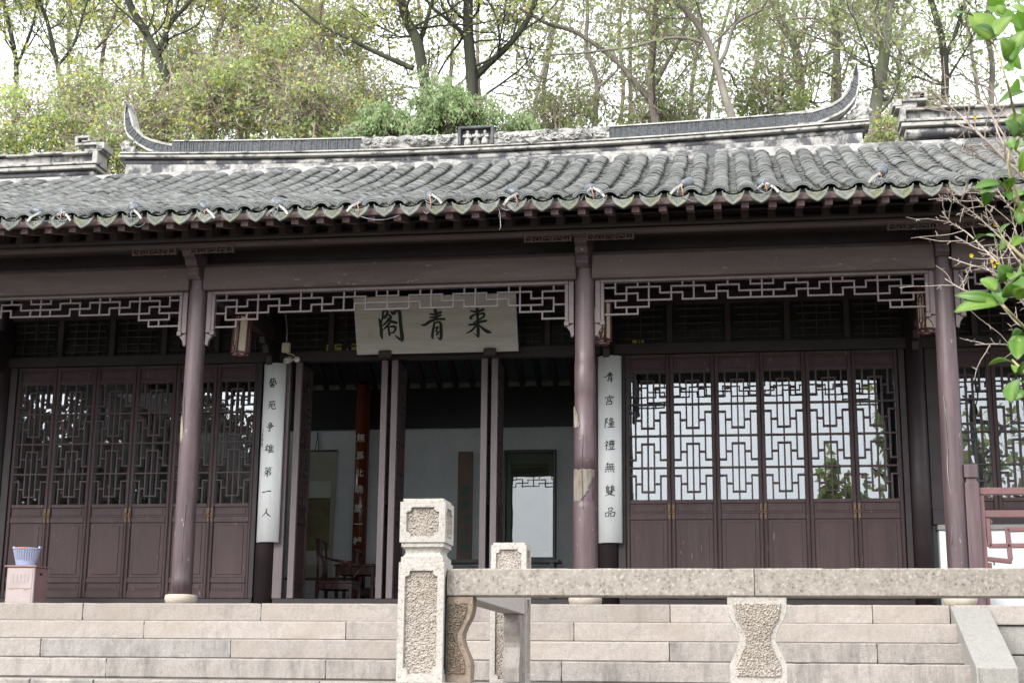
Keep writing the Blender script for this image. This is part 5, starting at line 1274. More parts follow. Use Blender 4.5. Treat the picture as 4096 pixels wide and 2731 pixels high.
fb(3.625, .775, 3.63, .56); fb(3.64, .548, 3.80, .549); fb(3.79, .69, 3.80, .44); fb(3.625, .43, 3.79, .41); fb(3.80, .69, 4.15, .695); fb(3.83, .549, 4.1, .55); fb(4.14, .69, 4.14, .3); fb(4.1, .41, 4.4, .42); fb(3.62, .20, 3.62, .38); fb(4.4, .69, 4.4, .3); fb(4.17, .549, 4.7, .55)
for s in (.775, .405):
    m = MB(); m.tube([(.04, 0, s+.01), (.058, 0, s), (.06, 0, s-.02), (.05, 0, s-.026)], .008, 6); m.build('scroll_end', M['red_rail'], rl)

# ================================================================== inside the hall
e = empty('hanging_scroll', (-4.64, 6.985, .71), 'tall hanging scroll with a dark ink landscape on the back wall', 'painting')
def flat(name, x0, x1, z0, z1, y, m_, par, t=.004):
    m = MB(); m.box(x0, x1, y-t, y, z0, z1); return m.build(name, m_, par)
b = flat('mount', -.30, .30, 0, 1.84, 0, M['scroll'], e); flat('border', -.255, .235, .2, 1.4, -.0045, M['mount'], b, .002); flat('painted_silk', -.24, .235, .4, 1.16, -.007, M['painting'], b, .002)
m = MB(); m.tube([(-.32, -.012, 1.845), (.32, -.012, 1.845)], .012, 8); m.tube([(-.33, -.012, 0), (.33, -.012, 0)], .018, 8); m.build('roller', M['plank'], e)
m = MB(); m.tube([(-.02, -.012, 1.85), (0, -.01, 2.0), (.005, -.005, 2.13)], .006, 5); m.tube([(.03, -.012, 1.85), (.02, -.01, 1.98), (.005, -.005, 2.13)], .006, 5); m.build('cord', M['black'], e)
e = empty('framed_picture', (-1.5, 6.99, .965), 'large black framed glazed picture reflecting the bright sky, on the back wall', 'picture')
m = MB(); w, h = .38, 1.565
for x0, x1, z0, z1 in ((-w, -w+.045, 0, h), (w-.045, w, 0, h), (-w+.0455, w-.0455, 0, .045), (-w+.0455, w-.0455, h-.045, h)): m.box(x0, x1, -.04, 0, z0, z1)
m.build('frame', M['black'], e, bevel=.01, seg=2); b = flat('paper', -w+.046, w-.046, .046, h-.046, -.012, M['mount'], e); flat('picture', -.27, .27, .12, 1.36, -.0165, M['picture'], b, .002)
flat('picture_glass', -w+.045, w-.045, .045, h-.045, -.026, M['pic_glass'], e, .003)
e = empty('carved_plank', (-2.43, 6.985, .945), 'narrow dark brown plank with green characters on the back wall', 'sign')
b = flat('board', -.105, .11, 0, 1.57, 0, M['plank'], e, .02)
for c, py in zip('書畫理自神', (1965, 2020, 2078, 2138, 2195)):
    me = text_mesh(c, .15, .001, .12, .003); me.materials.append(M['green_ink']); me.transform(Matrix.Rotation(R(90), 4, 'X')); link('character', me, e, (0, -.0235, at(1850, py, 6.96).z-.945))
rr = random.Random(3); o = empty('column_couplet', (-3.93, 6.765, .9), 'column of pale carved characters down the red brown lacquered pillar', 'sign')
for i, (c, py) in enumerate(zip('無爲北曉嵐一棹', (1752, 1823, 1892, 1958, 2034, 2097, 2164))):
    me = text_mesh(c, .125, .001, 0, .002); me.materials.append(M['white_ink']); me.transform(Matrix.Rotation(R(90), 4, 'X')); link('character', me, o, (.0, -.001, at(1450, py, 6.76).z-.9))
for i in range(14):
    me = text_mesh('山水光雲松風石月竹'[i % 9], .042, .001, 0, 0); me.materials.append(M['white_ink']); me.transform(Matrix.Rotation(R(90), 4, 'X')); link('small_character', me, o, (-.085, .042, 1.28-.052*i))
def armchair(loc, rz, label):
    """seat faces local +x"""
    e = empty('armchair', loc, label, 'chair', 'dark rosewood armchairs inside the hall', rz)
    m = MB(); m.box(-.23, .23, -.26, .26, .44, .475); m.build('seat', M['rosewood'], e, bevel=.006)
    m = MB()
    for a, b, c, d in ((-.215, .215, -.25, -.225), (-.215, .215, .225, .25)): m.box(a, b, c, d, .37, .439)
    m.box(-.22, -.195, -.22, .22, .37, .438); m.box(.195, .22, -.22, .22, .37, .438); m.build('apron', M['rosewood'], e)
    for x in (-.21, .21):
        for y in (-.235, .235): 
            m = MB(); m.box(x-.02, x+.02, y-.02, y+.02, 0, .4395); m.build('leg', M['rosewood'], e, bevel=.004)
    m = MB(); m.box(-.2, .2, -.245, -.225, .1, .13); m.box(-.2, .2, .225, .245, .1, .13); m.box(.2, .22, -.22, .22, .08, .11); m.build('stretcher', M['rosewood'], e)
    m = MB()
    for y in (-.225, .225): m.tube([(-.21, y, .475), (-.215, y, .7), (-.235, y, .98)], .016, 8)
    m.tube([(-.235, -.27, .975), (-.245, -.1, .99), (-.245, .1, .99), (-.235, .27, .975)], .017, 8); m.build('back_frame', M['rosewood'], e)
    m = MB(); pr = [(-.205, .476), (-.175, .6), (-.185, .7), (-.235, .82), (-.24, .97)]
    for (x0, z0), (x1, z1) in zip(pr, pr[1:]): m.add([(x0, -.07, z0), (x0, .07, z0), (x1, .07, z1), (x1, -.07, z1), (x0-.012, -.07, z0), (x0-.012, .07, z0), (x1-.012, .07, z1), (x1-.012, -.07, z1)], [(0, 1, 2, 3), (4, 7, 6, 5), (0, 3, 7, 4), (1, 5, 6, 2)])
    m.build('back_splat', M['rosewood'], e)
    for y in (-.24, .24):
        m = MB(); m.tube([(-.225, y*.95, .79), (-.05, y*1.08, .735), (.12, y*1.12, .705), (.235, y*1.1, .695)], .014, 8)
        m.tube([(.2, y*1.1, .697), (.2, y*1.06, .63), (.14, y*1.02, .56), (.13, y*.98, .476)], .012, 7); m.build('arm', M['rosewood'], e)
    return e
armchair((-3.53, 4.35, .03), R(2), 'rosewood armchair nearest the doorway, in front of the hanging scroll')
armchair((-3.45, 5.85, .03), R(0), 'rosewood armchair beyond the tea table, by the red brown pillar')
armchair((-3.1, 6.35, .03), R(-20), 'rosewood armchair deepest in the room, half hidden by the open door leaves')
e = empty('tea_table', (-3.5, 5.1, .03), 'dark rosewood tea table between the armchairs', 'table')
m = MB(); m.box(-.24, .3, -.22, .22, .7, .735); m.build('table_top', M['rosewood'], e, bevel=.006)
m = MB(); m.box(-.215, .275, -.2, -.18, .6, .699); m.box(-.215, .275, .18, .2, .6, .699); m.box(-.215, -.195, -.18, .18, .6, .699); m.box(.255, .275, -.18, .18, .6, .698); m.build('apron', M['rosewood'], e)
m = MB(); m.box(-.19, .25, -.19, .19, .2, .22); m.build('shelf', M['rosewood'], e)
for x in (-.205, .265):
    for y in (-.19, .19): m = MB(); m.box(x-.02, x+.02, y-.02, y+.02, 0, .6995); m.build('leg', M['rosewood'], e, bevel=.004)
e = empty('altar_table', (-2.3, 6.5, .03), 'long black side table with upturned ends below the carved plank', 'table')
m = MB(); m.box(-.5, 1.3, -.2, .2, .86, .90); m.prism([(-.62, .98), (-.5, .86), (-.5, .9), (-.58, 1.0)], -.2, .2); m.build('table_top', M['black'], e)
for x in (-.4, 1.2): m = MB(); m.box(x-.03, x+.03, -.17, .17, 0, .8595); m.build('leg', M['black'], e)
# ================================================================== trees and shrubs
class Plant:
    def __init__(self, seed): self.r = np.random.default_rng(seed); self.tv = []; self.tf = []; self.to = 0; self.L = []; self.nv = []; self.nf = []; self.no = 0
    def tube(self, pts, rad, n=6):
        pts = np.asarray(pts, float); k = len(pts); rad = np.broadcast_to(np.asarray(rad, float), (k,))
        d = np.gradient(pts, axis=0); d /= np.linalg.norm(d, axis=1)[:, None]+1e-9
        ref = np.where(np.abs(d[:, 2:3]) > .9, np.array([[1., 0, 0]]), np.array([[0, 0, 1.]]))
        if k > 2: ref[:] = ref[k//2]
        a = np.cross(d, ref); a /= np.linalg.norm(a, axis=1)[:, None]+1e-9; b = np.cross(d, a)
        t = np.arange(n)*2*np.pi/n
        V = pts[:, None, :]+(a[:, None, :]*np.cos(t)[None, :, None]+b[:, None, :]*np.sin(t)[None, :, None])*rad[:, None, None]
        i = np.arange(k-1)[:, None]*n; j = np.arange(n)[None, :]; j2 = (j+1) % n
        F = np.stack([i+j, i+j2, i+n+j2, i+n+j], -1).reshape(-1, 4)+self.to
        if n == 3: self.nv.append(V.reshape(-1, 3)); self.nf.append(F-self.to+self.no); self.no += k*n
        else: self.tv.append(V.reshape(-1, 3)); self.tf.append(F); self.to += k*n
    def curve(self, p, d, length, n, wander, up=0.0):
        P = [np.array(p, float)]; d = np.array(d, float); d /= np.linalg.norm(d)
        for i in range(n):
            d = d+self.r.normal(0, wander, 3)+np.array([0, 0, up]); d /= np.linalg.norm(d); P.append(P[-1]+d*length/n)
        return np.array(P)
    def branch(self, p, d, length, rad, level, maxl, leaf=1.0, wander=.2, up=.04, spread=.9, lf=(.05, .09), nch=(6, 10)):
        n = [9, 8, 6, 5][min(level, 3)]
        P = self.curve(p, d, length, n, wander, up); R_ = np.linspace(rad, rad*.35, n+1)
        self.tube(P, R_, [8, 6, 4, 3][min(level, 3)])
        if level < maxl:
            k = int(self.r.integers(*nch))
            for q in range(k):
                t = self.r.uniform(.25, 1.0); i = min(n-1, int(t*n)); f = t*n-i; pp = P[i]*(1-f)+P[i+1]*f
                dd = P[i+1]-P[i]; dd /= np.linalg.norm(dd); sd = self.r.normal(0, 1, 3); sd -= dd*sd.dot(dd); sd /= np.linalg.norm(sd)+1e-9
                self.branch(pp, dd*.8+sd*spread*self.r.uniform(.6, 1.2), length*self.r.uniform(.42, .68), max(.004, R_[i]*self.r.uniform(.45, .65)), level+1, maxl, leaf, wander*1.1, up, spread, lf, nch)
        if level >= maxl-1 and leaf > 0:
            self.leaves_along(P, leaf*length*3.6, lf)
    def leaves_along(self, P, count, lf):
        k = self.r.poisson(count)
        for _ in range(k):
            t = self.r.uniform(.2, 1)*(len(P)-1); i = min(len(P)-2, int(t)); pp = P[i]+(P[i+1]-P[i])*(t-i)
            self.L.append((*(pp+self.r.normal(0, .045, 3)), self.r.uniform(*lf)))
    def blob(self, c, rad, count, lf, shell=.5):
        u = self.r.normal(0, 1, (count, 3)); u /= np.linalg.norm(u, axis=1)[:, None]; q = self.r.uniform(shell, 1, count)**.6
        for p, s in zip(np.array(c)+u*q[:, None]*np.array(rad), self.r.uniform(*lf, count)): self.L.append((*p, s))
    def wood(self, name, m_, parent):
        if not self.tv: return None
        me = np_mesh(name, np.concatenate(self.tv), np.concatenate(self.tf), m_)
        me.polygons.foreach_set('use_smooth', [True]*len(me.polygons)); return link(name, me, parent)
    def twigs(self, m_, parent, base):
        if self.nv:
            me = np_mesh('twigs', np.concatenate(self.nv)-base, np.concatenate(self.nf), m_); return link('twigs', me, parent, kind='stuff')
    def crown(self, name, m_, parent, droop=.25, wide=.62, fold=.2):
        if not self.L: return None
        A = np.array(self.L); n = len(A); s = A[:, 3:4]; c = A[:, :3]
        d = self.r.normal(0, 1, (n, 3)); d[:, 2] -= droop*2; d /= np.linalg.norm(d, axis=1)[:, None]
        w = self.r.normal(0, 1, (n, 3)); w -= d*(w*d).sum(1)[:, None]; w /= np.linalg.norm(w, axis=1)[:, None]; nn = np.cross(d, w)
        b = c; m1 = c+d*s*.38; tip = c+d*s
        V = np.stack([b, m1+w*s*wide*.5+nn*s*fold*.4, tip, m1-w*s*wide*.5+nn*s*fold*.4, c+d*s*.45], 1)
        V[:, 4] -= nn*s*.02
        o = (np.arange(n)*5)[:, None]
        F = np.concatenate([o+np.array([[0, 1, 4]]), o+np.array([[1, 2, 4]]), o+np.array([[2, 3, 4]]), o+np.array([[3, 0, 4]])], 0)
        me = np_mesh(name, V.reshape(-1, 3), F, m_); a = me.attributes.new('tint', 'FLOAT', 'POINT')
        a.data.foreach_set('value', np.repeat(np.clip(self.r.beta(1.6, 1.9, n), 0, 1), 5).astype(np.float32)); return link(name, me, parent)
def traced(pts, Y, seed, yj=.25):
    rr = np.random.default_rng(seed); out = []
    for i, (px, py) in enumerate(pts): out.append(np.array(at(px, py, Y+rr.normal(0, yj*.3)+.0)))
    return np.array(out)
def smooth(P, k=3):
    n = len(P); t = np.arange(n); tt = np.linspace(0, n-1, (n-1)*k+1)
    out = np.stack([np.interp(tt, t, P[:, i]) for i in range(3)], 1)
    for _ in range(2): out[1:-1] = (out[:-2]+2*out[1:-1]+out[2:])/4
    return out
TREES = 0
def tree(Y, stems, seed, bark, leafm, label, leaf=1.0, lf=(.06, .125), nb=12, blen=(1.1, 2.4), cat='tree', group='trees behind the hall', lv=2, updir=.35, lowb=0):
    """stems: list of (pixel polyline from low to high, width px low, width px high); the first one goes down to the hill and on above the picture"""
    P = Plant(seed); sc_ = (Y-CAM_P.y)*1.12/FPX
    base = None
    for q, (pl_, w0, w1) in enumerate(stems):
        T = traced(pl_, Y, seed+q)
        if q == 0:
            lo = T[0]; gz = hillz(lo[0], Y); dirn = (T[0]-T[1]); dirn /= np.linalg.norm(dirn)
            foot = np.array([lo[0]+dirn[0]*.6, Y, gz-.15]); mid = (lo*.6+foot*.4)+np.array([dirn[0]*.25, 0, 0])
            top = T[-1]+(T[-1]-T[-2])/np.linalg.norm(T[-1]-T[-2])*1.6+np.array([0, 0, 1.0]); base = foot
            T = np.vstack([foot, mid, T, top]); S = smooth(T); r_ = np.interp(np.linspace(0, 1, len(S)), [0, .35, .85, 1], [w0*.7*sc_, w0*.5*sc_, w1*.5*sc_, w1*.2*sc_])
        else:
            S = smooth(T); r_ = np.linspace(w0*.5*sc_, w1*.5*sc_, len(S))
        P.tube(S, r_, 9)
        vis = [i for i, s in enumerate(S) if q or i > len(S)*.3]
        for _ in range(nb if q == 0 else max(3, int(nb*.6))):
            i = int(P.r.choice(vis)); d = np.array([P.r.normal(0, 1), P.r.normal(0, .7), P.r.uniform(-.15, .9)+updir])
            P.branch(S[i], d, P.r.uniform(*blen), min(.03, max(.008, r_[i]*P.r.uniform(.2, .4))), 1, lv+1, leaf*1.0, lf=lf)
    e = empty('tree', tuple(base), label, cat, group)
    P.tv = [v-base for v in P.tv]; P.L = [(x-base[0], y-base[1], z-base[2], s) for x, y, z, s in P.L]
    P.wood('trunk', M[bark], e); P.twigs(M['twig_dark' if 'dark' in bark else 'twig'], e, base); P.crown('crown', M[leafm], e)
    return e
tree(11, [([(705, 420), (690, 370), (650, 270), (600, 160), (545, 70), (505, -5)], 36, 30), ([(640, 200), (660, 130), (700, 70), (760, 10), (800, -40)], 22, 12)], 21, 'bark_dark', 'leaf_yg', 'dark leaning tree forking above the left roof horn', .8, nb=12)
tree(11.5, [([(1705, 345), (1690, 290), (1672, 160), (1630, 95), (1600, -5)], 46, 36), ([(1652, 275), (1560, 235), (1480, 200), (1370, 140), (1270, 95), (1160, 0)], 22, 10), ([(1675, 180), (1700, 110), (1730, 0)], 22, 14)], 22, 'bark_dark', 'leaf_yg', 'thick dark tree left of centre with a long branch reaching left', .55, nb=9)
tree(12, [([(1890, 372), (1885, 280), (1870, 130), (1872, -5)], 50, 38), ([(1900, 310), (1960, 250), (2040, 180), (2110, 90), (2150, -20)], 30, 20), ([(1862, 145), (1800, 85), (1730, 35), (1690, -20)], 18, 10)], 23, 'bark_dark', 'leaf_yg', 'thick dark tree right of the bushy evergreen with a limb rising right', .5, nb=9)
tree(12.5, [([(2630, 500), (2612, 440), (2598, 300), (2615, 180), (2625, -5)], 34, 24), ([(2596, 395), (2540, 330), (2480, 255), (2380, 175), (2280, 115), (2200, 105), (2080, 35)], 24, 12), ([(2620, 340), (2680, 230), (2740, 130), (2760, 40)], 18, 10)], 24, 'bark', 'leaf_g', 'grey tree at the centre right with a long limb arching left', .8, nb=11)
tree(13, [([(2378, 495), (2385, 400), (2392, 340), (2370, 270), (2340, 190), (2350, 80), (2350, -5)], 20, 14), ([(2392, 350), (2440, 310), (2480, 270)], 12, 7)], 25, 'bark_pale', 'leaf_g', 'slim pale tree rising over the carved middle of the ridge', .9, nb=10)
tree(11, [([(2935, 465), (2900, 400), (2870, 265), (2830, 150), (2760, 60), (2700, -5)], 30, 20), ([(2872, 265), (2910, 200), (2930, 90), (3050, 40)], 18, 10), ([(2810, 170), (2740, 150), (2640, 155), (2540, 190), (2430, 200), (2320, 215), (2200, 220)], 13, 7)], 26, 'bark', 'leaf_g', 'grey forked tree above the right part of the ridge', .9, nb=11)
tree(14, [([(3200, 440), (3205, 330), (3190, 200), (3130, 100), (3085, -5)], 34, 26), ([(3200, 300), (3260, 240), (3330, 210)], 14, 8)], 27, 'bark', 'leaf_g', 'leaning grey tree just left of the right roof horn', 1.0, nb=11)
tree(13.5, [([(3350, 420), (3352, 330), (3345, 180), (3330, -5)], 30, 26)], 28, 'bark', 'leaf_g', 'straight dark tree directly behind the right roof horn', 1.0, nb=9)
tree(12, [([(3490, 560), (3500, 430), (3530, 280), (3548, 130), (3560, -5)], 50, 38), ([(3495, 400), (3580, 395), (3700, 400), (3800, 385)], 16, 9), ([(3530, 230), (3600, 130), (3660, 40)], 16, 10)], 29, 'bark_moss', 'leaf_g', 'tall mossy trunk between the two ridge ends at the right', .9, nb=10)
tree(14.5, [([(3775, 420), (3785, 300), (3770, 150), (3730, 20), (3720, -5)], 30, 22), ([(3780, 230), (3830, 120), (3850, 20)], 18, 12)], 30, 'bark_dark', 'leaf_g', 'dark forked tree behind the right side ridge', 1.0, nb=11)
tree(15, [([(3960, 420), (3975, 250), (3940, 120), (3960, -5)], 22, 18)], 31, 'bark', 'leaf_g', 'slim tree at the far right behind the glossy leaves', 1.0, nb=10)
tree(14, [([(60, 420), (70, 250), (40, 120), (10, -5)], 22, 18), ([(70, 260), (130, 120), (150, 0)], 14, 9)], 32, 'bark_dark', 'leaf_vine', 'slim dark tree at the far left edge', .9, nb=12)
tree(13, [([(255, 430), (245, 330), (215, 200), (190, 80), (150, -5)], 20, 15), ([(235, 260), (300, 180), (330, 60), (360, -20)], 14, 8)], 33, 'bark_dark', 'leaf_yg', 'slim forked tree above the left side ridge', .9, nb=12)
tree(15, [([(420, 450), (400, 300), (420, 150), (470, 40), (480, -10)], 18, 14), ([(380, 200), (450, 130), (520, 60)], 12, 7)], 34, 'bark', 'leaf_yg', 'thin branching tree left of the dark leaning tree', .9, nb=12)
tree(14, [([(860, 420), (850, 260), (870, 130), (900, 60), (880, -5)], 24, 18), ([(855, 170), (960, 90), (1040, 20)], 20, 12)], 35, 'bark', 'leaf_yg', 'grey tree between the left horn and the vine thicket', 1.0, nb=12)
tree(13.5, [([(1350, 470), (1335, 400), (1290, 250), (1270, 120), (1290, -5)], 18, 13), ([(1300, 270), (1250, 200), (1180, 160)], 10, 6)], 36, 'bark', 'leaf_yg', 'slender tree among the brown vines left of centre', .9, nb=11)
tree(14.5, [([(1490, 480), (1450, 380), (1420, 260), (1440, 120), (1400, -5)], 20, 14)], 37, 'bark_pale', 'leaf_yg', 'slender tree behind the long leftward branch', .9, nb=11)
tree(16, [([(2130, 480), (2150, 350), (2190, 230), (2200, 100), (2230, -5)], 16, 11), ([(2155, 330), (2100, 240), (2080, 120)], 10, 6)], 38, 'bark_pale', 'leaf_g', 'thin pale tree right of the niche on the ridge', .8, nb=10)
tree(17, [([(3020, 470), (3010, 330), (3040, 180), (3060, -5)], 18, 14)], 39, 'bark_pale', 'leaf_g', 'thin pale tree left of the leaning grey tree', 1.1, nb=12)
tree(17, [([(2480, 490), (2500, 330), (2470, 150), (2490, -5)], 15, 11)], 40, 'bark', 'leaf_g', 'thin background tree behind the slim pale one', .9, nb=12)
tree(17.5, [([(2760, 480), (2770, 300), (2800, 150), (2790, -5)], 16, 12)], 41, 'bark', 'leaf_g', 'thin background tree left of the grey forked tree', .9, nb=12)
tree(17, [([(620, 470), (560, 300), (590, 120), (570, -5)], 16, 12)], 42, 'bark', 'leaf_yg', 'thin background tree behind the left horn', .9, nb=12)
tree(17, [([(1080, 470), (1100, 300), (1060, 150), (1090, -5)], 16, 12)], 43, 'bark', 'leaf_yg', 'thin background tree behind the vine thicket', .9, nb=12)
def bare_tree(px, Y, seed, label, leafm='leaf_yg', leaf=.35, h=11):
    P = Plant(seed); b = np.array(at(px, 480, Y)); base = np.array([b[0], Y, hillz(b[0], Y)-.1]); z1 = at(px, -250, Y).z
    T = smooth(np.array([base, base+[P.r.normal(0, .2), 0, (z1-base[2])*.35], base+[P.r.normal(0, .45), P.r.normal(0, .3), (z1-base[2])*.7], np.array([b[0]+P.r.normal(0, .7), Y, z1])])); r_ = np.linspace(.085, .03, len(T)); P.tube(T, r_, 7)
    for _ in range(17):
        i = int(P.r.integers(len(T)*.38, len(T))); d = np.array([P.r.normal(0, 1), P.r.normal(0, .6), P.r.uniform(.1, 1.2)]); P.branch(T[i], d, P.r.uniform(1.0, 2.2), .018, 1, 3, leaf, .16, .05, .8, (.06, .11), (6, 10))
    e = empty('tree', tuple(base), label, 'tree', 'thin trees far up the slope'); P.tv = [v-base for v in P.tv]; P.L = [(x-base[0], y-base[1], z-base[2], s) for x, y, z, s in P.L]
    P.wood('trunk', M['bark'], e); P.twigs(M['twig'], e, base); P.crown('crown', M[leafm], e)
for i, (px, Y, lm, lb) in enumerate([(-40, 18, 'leaf_vine', 'thin twiggy tree at the far left edge of the wood'), (330, 19, 'leaf_vine', 'thin twiggy tree high above the scroll of the left side ridge'), (700, 18.5, 'leaf_yg', 'thin twiggy tree above and right of the left horn'), (960, 17.5, 'leaf_yg', 'thin twiggy tree rising from the vine covered mound'),
    (1180, 18.5, 'leaf_yg', 'thin twiggy tree between the vine mound and the long leftward branch'), (1560, 19, 'leaf_yg', 'thin twiggy tree just left of the thick dark trunk'), (1780, 18, 'leaf_yg', 'thin twiggy tree between the two thick dark trunks'), (2010, 19, 'leaf_g', 'thin twiggy tree right of the second thick dark trunk'), (2260, 18, 'leaf_g', 'thin twiggy tree above the right carved band'),
    (2550, 19, 'leaf_g', 'thin twiggy tree crossing behind the long arching limb'), (2860, 18.5, 'leaf_g', 'thin twiggy tree behind the grey forked tree'), (3130, 19, 'leaf_g', 'thin twiggy tree behind the leaning grey trunk'), (3420, 18.5, 'leaf_g', 'thin twiggy tree right behind the tip of the right horn'), (3650, 18, 'leaf_g', 'thin twiggy tree above the gap between the right ridges'), (3900, 19, 'leaf_g', 'thin twiggy tree above the right side ridge near the glossy leaves')]):
    bare_tree(px, Y, 200+i, lb, lm)
# tangled, vine covered thickets on the slope (left half)
def thicket(px, py, Y, rad, nl, nt, seed, label, leafm='leaf_vine', twig='twig', lf=(.055, .105), cat='bush', name='thicket'):
    P = Plant(seed); nl = int(nl*1.05); nt = int(nt*1.9); c = np.array(at(px, py, Y)); gz = hillz(c[0], Y); base = np.array([c[0], Y, gz-.1])
    for i in range(5): P.tube(smooth(np.array([base+P.r.normal(0, .25, 3)*[1, 1, 0], (base+c)/2+P.r.normal(0, .25, 3), c+P.r.normal(0, .3, 3)*rad])), np.linspace(.05, .02, 7), 6)
    for i in range(nt):
        u = P.r.normal(0, 1, 3); u /= np.linalg.norm(u); p = c+u*np.array(rad)*P.r.uniform(.2, .95)
        d = P.r.normal(0, 1, 3)*[1, .6, .8]; Q = P.curve(p, d, P.r.uniform(.4, 1.5), 7, .38, -.03); P.tube(Q, np.linspace(1, .4, 8)*P.r.choice([.004, .006, .009, .014], p=[.5, .3, .15, .05]), 3)
        if P.r.random() < .6: P.leaves_along(Q, 5, lf)
    k = 26
    for i in range(k):
        u = P.r.normal(0, 1, 3); u /= np.linalg.norm(u); q = c+u*np.array(rad)*P.r.uniform(.35, 1.0); s = P.r.uniform(.25, .5)
        P.blob(q, np.array(rad)*s*.7, nl//k, lf, .2)
    e = empty(name, tuple(base), label, cat, 'thickets on the slope' if cat == 'bush' else None)
    P.tv = [v-base for v in P.tv]; P.L = [(x-base[0], y-base[1], z-base[2], s) for x, y, z, s in P.L]
    P.wood('stems', M[twig], e); P.twigs(M[twig], e, base); P.crown('foliage', M[leafm], e, droop=.4); return e
thicket(110, 520, 10.3, (1.15, .8, .85), 2600, 230, 51, 'leafy yellow green thicket at the far left above the side ridge')
thicket(330, 430, 11.4, (1.0, .8, .8), 1500, 260, 52, 'loose thicket behind the scroll end of the left side ridge')
thicket(430, 610, 9.6, (.5, .5, .4), 500, 160, 64, 'small brown thicket filling the gap beside the left roof horn')
thicket(590, 500, 10.6, (.8, .7, .75), 1000, 300, 53, 'brown tangled thicket around the tip of the left horn')
thicket(860, 430, 10.2, (.95, .8, .95), 1900, 420, 54, 'vine hung thicket above the left part of the ridge')
thicket(1080, 300, 11.0, (.95, .8, 1.05), 2200, 380, 55, 'tall vine covered mound of yellow green leaves')
thicket(1230, 460, 10.3, (.8, .7, .75), 1200, 380, 56, 'brown twiggy thicket left of the carved ridge band')
thicket(1330, 180, 14, (1.1, .8, 1.1), 1500, 200, 65, 'pale leafy thicket high on the slope above the long branch')
thicket(1000, 60, 15, (1.1, .8, .9), 1100, 160, 66, 'loose leafy thicket at the top edge left of centre')
thicket(760, 250, 12.2, (.8, .8, .7), 1100, 160, 57, 'thin leafy thicket higher up the slope')
thicket(1450, 420, 12.5, (.8, .7, .8), 700, 260, 58, 'loose brown thicket behind the evergreen bush')
thicket(2250, 470, 13, (1.0, .7, .55), 800, 160, 59, 'low sparse thicket right of the niche', 'leaf_g')
thicket(2650, 460, 13, (1.1, .7, .5), 900, 160, 60, 'low sparse thicket behind the right half of the ridge', 'leaf_g')
thicket(3080, 400, 12.5, (.9, .7, .7), 1100, 160, 61, 'green leafy thicket left of the right horn', 'leaf_g')
thicket(3700, 470, 13, (1.1, .7, .7), 1000, 190, 62, 'twiggy thicket behind the right side ridge', 'leaf_g')
thicket(3560, 530, 11.5, (.45, .5, .3), 300, 60, 63, 'small yellowing bush in the gap between the ridges', 'leaf_vine')
def weeping(px, py, Y, rad, n_, seed, label):
    P = Plant(seed); c = np.array(at(px, py, Y)); base = np.array([c[0], Y, hillz(c[0], Y)-.1]); rad = np.array(rad)
    P.tube(smooth(np.array([base, (base+c)/2, c])), np.linspace(.09, .04, 7), 7)
    for i in range(n_):
        u = P.r.normal(0, 1, 3); u[2] = abs(u[2])*1.1-.45; u /= np.linalg.norm(u); q = c+u*rad*P.r.uniform(.45, 1.12)*(1+.35*math.sin(3*math.atan2(u[2], u[0])+seed))
        Q = smooth(np.array([c+u*rad*.15, c+u*rad*.6+[0, 0, .1], q, q+u*[.12, .12, 0]+[0, 0, -.16]])); P.tube(Q, np.linspace(.012, .004, len(Q)), 3); P.leaves_along(Q, 26, (.055, .1))
    e = empty('evergreen_bush', tuple(base), label, 'bush'); P.tv = [v-base for v in P.tv]; P.L = [(x-base[0], y-base[1], z-base[2], s) for x, y, z, s in P.L]
    P.wood('stems', M['bark'], e); P.twigs(M['twig'], e, base); P.crown('foliage', M['leaf_ever'], e, droop=.9, wide=.5)
weeping(1800, 470, 9.6, (.8, .6, .7), 250, 71, 'dense blue green evergreen bush behind the middle of the ridge')
weeping(1540, 520, 9.8, (.75, .5, .42), 170, 72, 'low evergreen bush spreading left of the tall one')
weeping(2080, 520, 10, (.35, .4, .25), 40, 73, 'small evergreen bush peeping over the carved band right of the niche')

